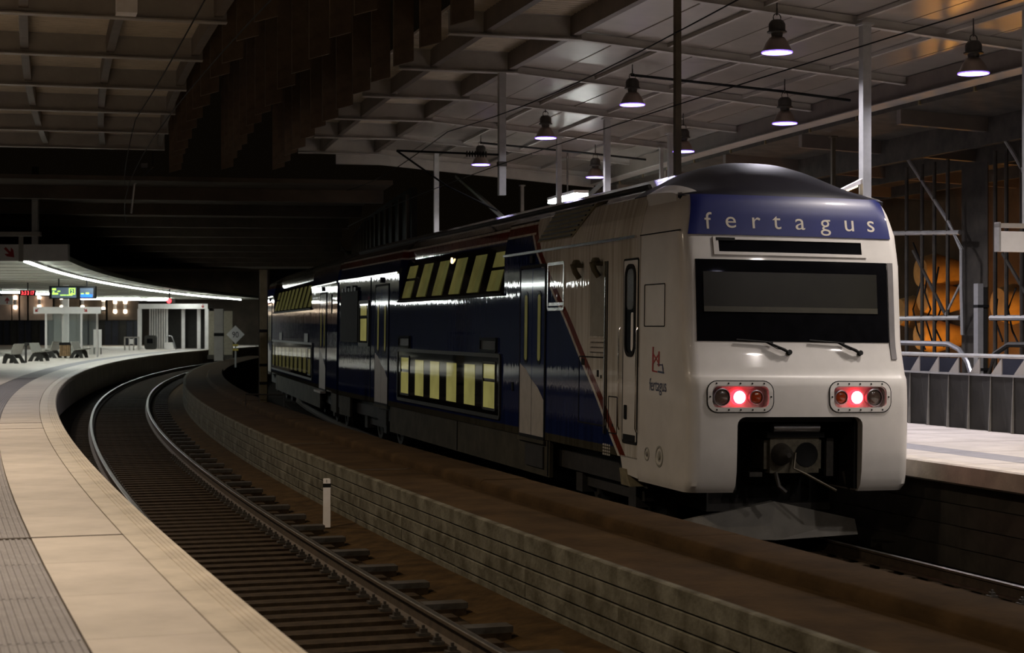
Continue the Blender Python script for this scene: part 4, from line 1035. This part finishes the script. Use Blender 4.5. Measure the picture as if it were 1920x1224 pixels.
# stair enclosure at the far end
s, d = at_z(325, 654, 0); o0 = pt(s, d); k_ = o0.y / FPX
st = empty('stair_enclosure', Matrix.Translation(o0), 'white framed stair enclosure with slanting slats at the platform end', 'enclosure')
def tx(x): return (x - 325) * k_
def tz(y): return (654 - y) * k_
MB().box(tx(260), tx(390), -.15, .15, tz(579), tz(569.5)).build('top_beam', M['white'], st); MB().box(tx(262), tx(388), .15, 3.0, tz(576), tz(572)).build('roof', M['white'], st)
tm = text_mesh('▪', .1, M['red']) if False else None
arrow(st, tx(381), tz(574), .3, radians(180), M['red'], -.16)
for x in (262, 388): MB().box(tx(x) - .14, tx(x) + .14, -.14, .14, 0, tz(579)).build('post', M['white'], st)
for x in (340.5, 370): MB().box(tx(x) - .13, tx(x) + .13, .6, .86, 0, tz(577)).build('post', M['white'], st)
for k in range(8): MB().box(tx(268 + 6 * k) - .06, tx(268 + 6 * k) + .06, 2.6 - .28 * k, 2.75 - .28 * k, tz(652) * 0, tz(578)).build('slat', M['white'], st)
MB().box(tx(270), tx(386), 3.0, 3.1, 0, tz(577)).build('back_panel', M['dsteel'], st)
s, d = at_z(282.5, 655, 0); r_ = empty('ticket_machine', Matrix.Translation(pt(s, d)), 'dark rounded ticket machine in front of the stair enclosure', 'machine')
MB().prism(rrect(-.42, .42, 0, 1.05, .2), -.25, .25, lambda p, t: (p[0], t, p[1])).build('body', M['dsteel'], r_); MB().box(-.22, .2, -.27, -.25, .45, .8).build('screen', M['gloss'], r_)
s, d = at_z(318, 655, 0); r_ = empty('ticket_validator', Matrix.Translation(pt(s, d)), 'white sloped ticket validator with a looped handrail', 'machine')
MB().prism([(-.30, 0), (.38, 0), (.22, .52), (-.30, .52)], -.2, .2, lambda p, t: (p[0], t, p[1])).build('body', M['white'], r_)
MB().tube([(-.28, 0, .5), (-.25, 0, .92), (-.05, 0, 1.02), (.15, 0, .98), (.32, 0, .55), (.48, 0, .0)], .04, 6).build('handrail', M['steel'], r_, True)
s, d = at_z(247, 656.5, 0); r_ = empty('barrier', Matrix.Translation(pt(s, d)), 'low tubular barrier beside the stair enclosure', 'barrier')
for x in (-.5, -.18, .14, .5): MB().box(x - .04, x + .04, -.04, .04, 0, .95).build('upright', M['beam'], r_)
MB().box(-.52, .52, -.04, .04, .88, .96).build('rail', M['beam'], r_); MB().box(-.16, .12, -.05, -.04, .45, .8).build('notice', M['signw'], r_)
# pale wall and banded pillar at the end of the platform
Zp = 122.0
r_ = empty('pale_wall_panel', Matrix.Translation(((413 - 960) / FPX * Zp, Zp, -.6)), 'pale upright wall panel behind the banded pillar', 'panel')
MB().box(-22 / FPX * Zp, 23 / FPX * Zp, 0, .2, 0, .6 + EYE + 32 / FPX * Zp).build('sheet', mat('pale_wall', (.30, .27, .20), .8, noise=.15), r_); MB().box(-.9, .9, -.02, 0, 0, .3).build('plinth', M['dark'], r_)
s, d = at_z(410.5, 676, -.37); r_ = empty('pillar', frame(s, d, -.372), 'grey square pillar with a black band between the tracks', 'pillar')
k_ = pt(s, d).y / FPX
MB().box(-8.5 * k_, 8.5 * k_, -.2, .2, 0, 97 * k_).build('shaft', M['beam'], r_); MB().box(-8.8 * k_, 8.8 * k_, -.22, .22, 46 * k_, 52 * k_).build('band', M['black'], r_)
# red signal
Zs = 118.0; r_ = empty('signal_lamp', Matrix.Translation(((317 - 960) / FPX * Zs, Zs, EYE + (615 - 564) / FPX * Zs)), 'small red signal lamp glowing under the canopy', 'signal')
MB().lathe([(.01, -.17), (.12, -.12), (.17, 0), (.12, .12), (.01, .17)], 12).build('lens', M['redled'], r_, True); MB().box(-.04, .04, .1, .2, -.04, 4.23 - r_.location.z).build('hanger', M['black'], r_); MB().box(.2, .42, 0, .2, -.14, .14).build('housing', M['dsteel'], r_)
# speed sign
Zs = 86.0; xs_ = (441.5 - 960) / FPX * Zs; zc = EYE - 12 / FPX * Zs; q = 17.0 / FPX * Zs
r_ = empty('speed_sign', Matrix.Translation((xs_, Zs, -.372)), 'pale diamond speed sign reading 90 on a thin post', 'sign'); zc += .372
dm = MB().prism([(0, zc - q), (q, zc), (0, zc + q), (-q, zc)], -.02, .0, lambda p, t: (p[0], t, p[1])).build('plate', M['signw'], r_)
put('number', text_mesh('90', .42, M['black'], .003), dm, Matrix.Translation((0, -.026, zc - .15)) @ Matrix.Rotation(radians(90), 4, 'X') @ Matrix.Diagonal((.82, 1, 1, 1)))
MB().box(-.04, .04, 0, .06, 0, zc - q + .1).build('post', M['post'], r_)
for z_ in (zc - q - .30, zc - q - .08): MB().box(-.14, .14, -.03, 0, z_ - .05, z_ + .05).build('plate_strip', M['yellow'], r_)
# kilometre marker
s, d = at_z(613, 988, -1.07)
r_ = empty('marker_post', Matrix.Translation(pt(s, d, -1.07)), 'white trackside marker post with a black band and the number 1', 'marker')
kk = pt(s, d).y / FPX
hm = 91 * kk; b = MB(); b.prism([(-7 * kk, 0), (7 * kk, 0), (7 * kk, hm - 2 * kk), (5 * kk, hm), (-6.5 * kk, hm)], -.03, .03, lambda p, t: (p[0], t, p[1])); b.build('post', M['white'], r_)
MB().box(-7.1 * kk, 7.1 * kk, -.033, .033, hm - 16 * kk, hm - 9 * kk).build('band', M['black'], r_)
put('number', text_mesh('1', .055, M['black'], .001), r_, Matrix.Translation((0, -.032, hm - 7.2 * kk)) @ Matrix.Rotation(radians(90), 4, 'X'))
# catenary mast on the wall between the tracks
s, d = 44.0, 4.95; Fm = frame(s, d, -.372)
r_ = empty('catenary_mast', Fm, 'olive steel catenary mast standing on the walkway beside the second car', 'mast')
k_ = pt(s, d).y / FPX
MB().box(-.09, .09, -.14, -.11, 0, 3.4).build('flange', mat('olive_mast', (.16, .135, .07), .6, noise=.2, scale=5), r_); MB().box(-.012, .012, -.11, .11, 0, 3.4).build('web', M['dark'], r_); MB().box(-.09, .14, .11, .14, 0, 3.4).build('flange', M['dark'], r_)  # web and rear flange coloured dark as the mast's unlit side
for z_ in (.55, 1.0, 1.85): MB().box(-.1, .1, -.15, -.105, z_, z_ + .07).build('band', M['black'], r_)
MB().tube([(-.45, -.3, 0), (-.45, -.3, .32), (.5, -.3, .30), (.5, -.3, 0)], .02, 6).build('guard_rail', M['iron'], r_)
# bent lit pole in the dark over the left track
Zs = 60.0
def Pz(x, y, Z): return Vector(((x - 960) / FPX * Z, Z, EYE - (y - HOR) / FPX * Z))
p0 = Pz(246, 400, Zs); r_ = empty('bent_pole', Matrix.Translation(p0), 'thin bent hanging pole catching light under the dark roof', 'pole')
MB().tube([Vector((0, 0, 0)), Pz(252, 346, Zs) - p0, Pz(287, 312, Zs) - p0], .035, 6).build('tube', M['post'], r_); MB().tube([Pz(287, 312, Zs) - p0, Pz(287, 250, Zs) - p0], .02, 6).build('hanger', M['dark'], r_)
bxp = Pz(272, 311, Zs) - p0; MB().box(bxp.x - .12, bxp.x + .12, bxp.y - .1, bxp.y + .1, bxp.z - .08, bxp.z + .08).build('junction_box', M['steel'], r_)

# ================================================================== FAR PLATFORM
def column(x, d, wpx, m, label, zt=None, arm=False):
    s, _ = at_d(x, 600, d); p = pt(s, d, -.16); w_ = wpx * p.y / FPX / 2
    root = empty('platform_column', frame(s, d, -.16), label, 'column', 'steel columns on the far platform')
    h = (zt if zt else rz(d)) + .16
    sh_ = MB().box(-w_, w_, -w_, w_, 0, h).build('shaft', m, root); MB().box(-w_ - .06, w_ + .06, -w_ - .06, w_ + .06, 0, .03).build('base_plate', M['steel'], root)
    MB().box(-w_ - .04, w_ + .04, -w_ - .04, w_ + .04, h - .04, h).build('head_plate', m, root)
    return root, w_
s, _ = at_d(1270, 300, 9.6); r_ = empty('catenary_drop_post', frame(s, 9.6, 7.1), 'thin brown catenary drop post hanging just behind the cab dome', 'mast')
MB().box(-.05, .05, -.05, .05, -3.15, 0).build('post', M['brownpost'], r_); MB().box(-.09, .09, -.09, .09, -.03, 0).build('head_plate', M['brownpost'], r_)
cl, w_ = column(1622, 13.1, 17, M['post'], 'broad pale column right of the cab with an angled lamp arm')
ar = MB(); ar.hexa([(-.50, -.06, 4.02), (-.06, -.06, 4.2), (-.06, .06, 4.2), (-.50, .06, 4.02), (-.48, -.06, 4.08), (-.06, -.06, 4.28), (-.06, .06, 4.28), (-.48, .06, 4.08)])
ao = ar.build('lamp_arm', M['white'], cl); MB().hexa([(-.49, -.05, 3.995), (-.16, -.05, 4.13), (-.16, .05, 4.13), (-.49, .05, 3.995), (-.49, -.05, 4.02), (-.16, -.05, 4.155), (-.16, .05, 4.155), (-.49, .05, 4.02)]).build('lamp_glass', emit('arm_lamp_glow', (1.0, .78, .45), 3.0), ao)
column(1138, 13.1, 11, M['post'], 'pale column between the two lamp rows, behind the cab car roof')
column(1258, 15.2, 11, M['post'], 'pale column standing just left of the thin brown drop post')
column(1240, 15.9, 6, M['post'], 'slim pale column at the edge girder')
column(1048, 13.1, 9, M['post'], 'pale column with a bright tube lamp at its side')
column(979, 15.2, 6, M['post'], 'slim column in the dark beyond the roof end')
column(818, 10.95, 9, M['post'], 'pale column under the end of the roof')
column(1562, 17.3, 7, M['brownpost'], 'brown column in the shade behind the cab dome', 6.0)
# drop post of the catenary over the train
def rel(root, v): return root.matrix_basis.inverted() @ v
s = BS[4]; top = rz(9.2)
r_ = empty('catenary_drop_post', frame(s, 9.25, top), 'catenary drop post hanging from the roof over the train with insulator arm', 'mast')
MB().box(-.075, .075, -.075, .075, -2.62, 0).build('post', M['post'], r_); MB().box(-.09, .09, -.09, .09, -2.0, -1.9).build('collar', M['dark'], r_)
MB().tube([(0, 0, -1.75), (-2.3, 0, -1.72)], .025, 6).build('arm', M['black'], r_); 
ins = MB(); 
for k in range(8): ins.lathe([(.03, -.02), (.075, 0), (.03, .02)], 10, (0, 0, .06 * k))
put('insulator', ins.mesh('insulator', M['iron']), r_, Matrix.Translation((-.35, 0, -1.75)) @ Matrix.Rotation(radians(-90), 4, 'Y'))
MB().tube([(-2.3, 0, -1.72), (-1.2, 0, -2.45), (-.1, 0, -2.95)], .022, 6).build('brace', M['black'], r_)
for sx in (-1, 1): pass
# catenary wires
def wire(d, z0, sag, s0, s1, r, label):
    b = MB(); n = 24; pts_ = []
    for i in range(n + 1):
        t = i / n; pts_.append(pt(s0 + (s1 - s0) * t, d, z0 - sag * abs(sin(pi * t * 3))))
    b.tube(pts_, r, 5); return tag(b.build('overhead_wire', M['black']), label, 'wire', 'overhead wires')
wire(9.1, 5.05, .0, 4, 60, .010, 'lower overhead contact wire above the train')
wire(9.1, 6.3, .25, 4, 60, .012, 'upper overhead carrier wire above the train')
wire(1.7, 5.1, .0, 4, 60, .010, 'lower overhead contact wire above the empty track')
wire(1.7, 6.2, .25, 4, 58, .012, 'upper overhead carrier wire above the empty track')
for s in (34.6, 48.6):
    tag(MB().tube([pt(s, 11.5, rz(11.5) - .06), pt(s - .4, 14.7, rz(14.7) - .06), pt(s - .4, 16.3, rz(16.3) - .06)], .03, 6).build('cable_conduit', M['black']), 'black conduit crossing under the roof ' + {34.6: 'that holds the second lamps', 48.6: 'that holds the fourth lamps'}[s], 'conduit', 'black conduits under the roof')
# bright tube light beyond
s, z = at_d(1064, 373, 14.2); r_ = empty('tube_lamp', frame(s, 14.2, z), 'bright white tube lamp low behind the train roof', 'lamp')
MB().box(-.22, .22, -1.5, 1.5, .06, .14).build('housing', M['white'], r_); MB().box(-.2, .2, -1.48, 1.48, -.03, .06).build('tube', M['tube'], r_); MB().box(-.02, .02, -.02, .02, .14, rz(14.2) - z).build('hanger', M['dark'], r_)
# diagonal braces seen behind the train
for (x0, y0, x1, y1, d, lb) in ((856, 330, 940, 405, 13.0, 'pale diagonal brace rising beyond the train roof'), (1085, 385, 1132, 340, 16.0, 'dim diagonal brace behind the bright tube lamp')):
    s0, z0 = at_d(x0, y0, d); s1, z1 = at_d(x1, y1, d)
    a, c_ = pt(s0, d, z0), pt(s1, d, z1)
    if c_.z < a.z: a, c_ = c_, a
    dirv = (a - c_).normalized(); a2 = a + dirv * ((a.z + .16) / -dirv.z) if dirv.z < -.2 else a
    r_ = empty('diagonal_brace', Matrix.Translation(a2), lb, 'brace'); MB().bar(Vector((0, 0, 0)), c_ - a2, .10, .10).build('bar', M['post'], r_); MB().box(-.15, .15, -.15, .15, 0, .02).build('foot_plate', M['steel'], r_)

# parapet of pleated steel with handrail
PDm = 15.0
r_ = empty('steel_parapet', frame(22, PDm, -.16), 'dark pleated steel parapet with a tubular handrail on the far platform', 'parapet')
pnA = MB().hexa([(0, -.345, .0), (.10, .0, .0), (.12, .0, .0), (.02, -.345, 0), (0, -.345, .93), (.03, 0, .93), (.05, 0, .93), (.02, -.345, .93)]).mesh('panel', M['parapet'])
pnB = MB().hexa([(.10, 0, .0), (0, .345, .0), (.02, .345, 0), (.12, 0, 0), (.03, 0, .93), (0, .345, .93), (.02, .345, .93), (.05, 0, .93)]).mesh('panel', M['parapet'])
fin2 = MB().prism([(0.02, 0), (.06, .93), (.07, .93), (.07, 0)], -.010, .010, lambda p, t: (p[0] - .07, t, p[1])).mesh('rib', M['plow'])
br = MB().prism([(.17, .95), (-.17, .95), (-.17, 1.24)], 0, .02, lambda p, t: (t, p[0], p[1])).mesh('bracket', M['beam'])
for k in range(34):
    Fk = frame(14 + .7 * k, PDm, -.16)
    for me in (pnA, pnB): put('panel', me, r_, Fk, True)
    put('rib', fin2, r_, Fk @ Matrix.Translation((0, -.345, 0)), True); put('bracket', br, r_, Fk @ Matrix.Translation((0, .18, 0)), True)
MB().sweep([(PDm - .04, .77), (PDm + .10, .77), (PDm + .10, .80), (PDm - .04, .80)], 13.6, 37.8, 24).build('top_trim', M['post'], r_, False, True)
MB().tube([pt(13.6 + i, PDm, 1.11) for i in range(25)], .035, 8).build('handrail', M['post'], r_, True, True)
# escalator balustrades behind the parapet
for k, (s0, s1, d, lb) in enumerate(((29.2, 34, 16.1, 'escalator handrail loop with pale curved end, sloping down behind the parapet'), (25.2, 28.6, 16.6, 'long dark escalator handrail with blue panels behind the parapet'))):
    r_ = empty('escalator_balustrade', frame(s0, d, -.16), lb, 'balustrade', 'escalator balustrades')
    pts_ = [pt(s0 - .55, d, .55), pt(s0 - .3, d, .95), pt(s0, d, 1.18), pt(s0 + .4, d, 1.28), pt((s0 + s1) / 2, d, 1.29), pt(s1 - .3, d, 1.28), pt(s1 + .2, d, 1.1), pt(s1 + .4, d, .7)]
    MB().tube(pts_, .05, 8).build('handrail', M['steel'] if k == 0 else M['dsteel'], r_, True, True)
    MB().sweep([(d - .02, -.15), (d + .02, -.15), (d + .02, 1.02), (d - .02, 1.02)], s0, s1, 6).build('side_panel', M['blueglass'], r_, False, True)
    MB().sweep([(d - .05, -.16), (d + .05, -.16), (d + .05, .1), (d - .05, .1)], s0 - .3, s1 + .2, 6).build('skirting', M['steel'], r_, False, True)
# sign box on the right
s, z = at_d(1894, 453, 14.3); F0 = frame(s, 14.3, z); k_ = pt(s, 14.3).y / FPX
r_ = empty('hanging_sign', F0, 'blank white hanging sign box at the far platform', 'sign')
MB().box(-26 * k_, 60 * k_, -.06, .06, -19 * k_, 19 * k_).build('panel', M['signw'], r_); MB().box(-29 * k_, 62 * k_, -.07, .07, 26 * k_, 34 * k_).build('top_bar', M['beam'], r_)
for x in (-27, 58): MB().box((x - 2) * k_, (x + 2) * k_, -.07, .07, -19 * k_, 36 * k_).build('end_bar', M['post'], r_)
MB().box(28 * k_, 32 * k_, -.03, .03, 34 * k_, rz(14.3) - z).build('hanger', M['post'], r_)
# lattice screen with orange lamps behind
DS = 19.0
def Q(x, y, d=DS):
    s_, z_ = at_d(x, y, d); return pt(s_, d, z_)
s, z = at_d(1750, 640, DS)
r_ = empty('lattice_screen', frame(s, DS, -.16), 'tall dark steel lattice screen backlit by orange lamps', 'screen')
for x in (1700, 1729, 1752, 1777, 1866, 1887, 1916, 1944):
    p = Q(x, 640); MB().tube([Vector((p.x, p.y, -.16)), Vector((p.x, p.y, 5.3))], .045, 6).build('mullion', M['dark'], r_, False, True)
for y in (437, 597): MB().tube([Q(x, y - (x - 1700) * .012) for x in (1660, 1730, 1800)], .055, 8).build('cross_pipe', M['post'], r_, False, True)
MB().tube([Q(x, 596) for x in (1858, 1900, 1980)], .06, 8).build('cross_pipe', M['post'], r_, False, True)
MB().tube([Q(1697, 290), Q(1740, 356), Q(1776, 412), Q(1803, 468), Q(1803, 540), Q(1805, 628)], .045, 7).build('bent_strut', M['post'], r_, False, True)
MB().tube([Q(1876, 248), Q(1905, 295), Q(1940, 360)], .045, 7).build('bent_strut', M['post'], r_, False, True)
MB().tube([Q(1712, 470), Q(1773, 590)], .04, 6).build('diagonal', M['dark'], r_, False, True); MB().tube([Q(1773, 590), Q(1802, 530)], .03, 6).build('diagonal', M['post'], r_, False, True)
MB().tube([Q(1880, 475), Q(1935, 570)], .04, 6).build('diagonal', M['dark'], r_, False, True)
wv = [[(1712, 455), (1722, 480), (1732, 510), (1722, 545), (1712, 580), (1720, 620), (1735, 655)], [(1738, 520), (1734, 548), (1745, 580), (1736, 600), (1748, 640)], [(1760, 500), (1752, 545), (1764, 580), (1752, 612), (1770, 650)], [(1870, 560), (1866, 600), (1880, 640)], [(1905, 540), (1890, 580), (1898, 620), (1912, 650)]]
for w__ in wv: MB().tube([Q(x, y, DS + .3) for x, y in w__], .022, 6).build('wavy_rod', M['black'], r_, True, True)
# dark slabs between the openings
for x0, x1 in ((1803, 1852),):
    a, c_ = Q(x0, 640, DS + .5), Q(x1, 640, DS + .5)
    MB().hexa([(a.x, a.y, -.2), (c_.x, c_.y, -.2), (c_.x + .1, c_.y + .3, -.2), (a.x + .1, a.y + .3, -.2), (a.x, a.y, 5.2), (c_.x, c_.y, 5.2), (c_.x + .1, c_.y + .3, 5.2), (a.x + .1, a.y + .3, 5.2)]).build('dark_slab', M['dark'], r_, False, True)
s, _ = at_d(1838, 600, 17.6); c2_ = empty('utility_pole', frame(s, 17.6, -.16), 'short pale boxed pole behind the escalator handrail', 'pole')
MB().box(-.10, .02, -.08, .08, 0, 2.62).build('shaft', M['post'], c2_); MB().box(.02, .13, -.06, .06, 0, 2.55).build('duct', M['dsteel'], c2_); MB().box(-.11, .14, -.09, .09, 2.15, 2.2).build('band', M['black'], c2_); MB().box(-.11, .14, -.09, .09, .9, .95).build('band', M['black'], c2_)
# sodium lamps and round ducts between the screen and the wall
for k, (x, y, lb) in enumerate(((1742, 720, 'on the floor behind the parapet, left of the dark slab'), (1905, 720, 'on the floor behind the parapet, right of the dark slab'))):
    s, z = at_d(x, y, 23.4); z = .25; F0 = frame(s, 23.4, z) @ Matrix.Rotation(pi, 4, 'X')
    r_ = empty('sodium_lamp', F0, 'orange sodium flood lamp ' + lb, 'lamp', 'orange flood lamps')
    MB().lathe([(.02, .05), (.16, .05), (.2, -.02), (.17, -.06), (.02, -.06)], 14).build('housing', M['dsteel'], r_, True); MB().lathe([(.01, -.10), (.08, -.09), (.12, -.065), (.01, -.062)], 12).build('bulb', M['orange'], r_, True)
    MB().tube([(0, 0, z + .16), (0, 0, .04)], .03, 6).build('stem', M['dsteel'], r_)
    l = bpy.data.lights.new('sodium_light', 'POINT'); l.energy = 150; l.color = (1, .42, .06); l.shadow_soft_size = .1
    o_ = bpy.data.objects.new('sodium_light', l); col.objects.link(o_); o_.parent = r_; o_.location = (0, 0, -.30)
for x, y, rr_ in ((1752, 510, .55), (1712, 585, .5), (1757, 560, .5), (1900, 570, .55), (1750, 630, .5)):
    s, z = at_d(x, y, 24.6); F0 = frame(s, 24.6, z)
    dct = MB(); dct.loft([[(t * .5, rr_ * (1 - abs(t) * .25) * cos(2 * pi * j / 20), rr_ * (1 - abs(t) * .25) * sin(2 * pi * j / 20)) for j in range(20)] for t in (-.9, -.6, 0, 1.9)])
    put('round_duct', dct.mesh('round_duct', M['soil'], True), wallr, F0)
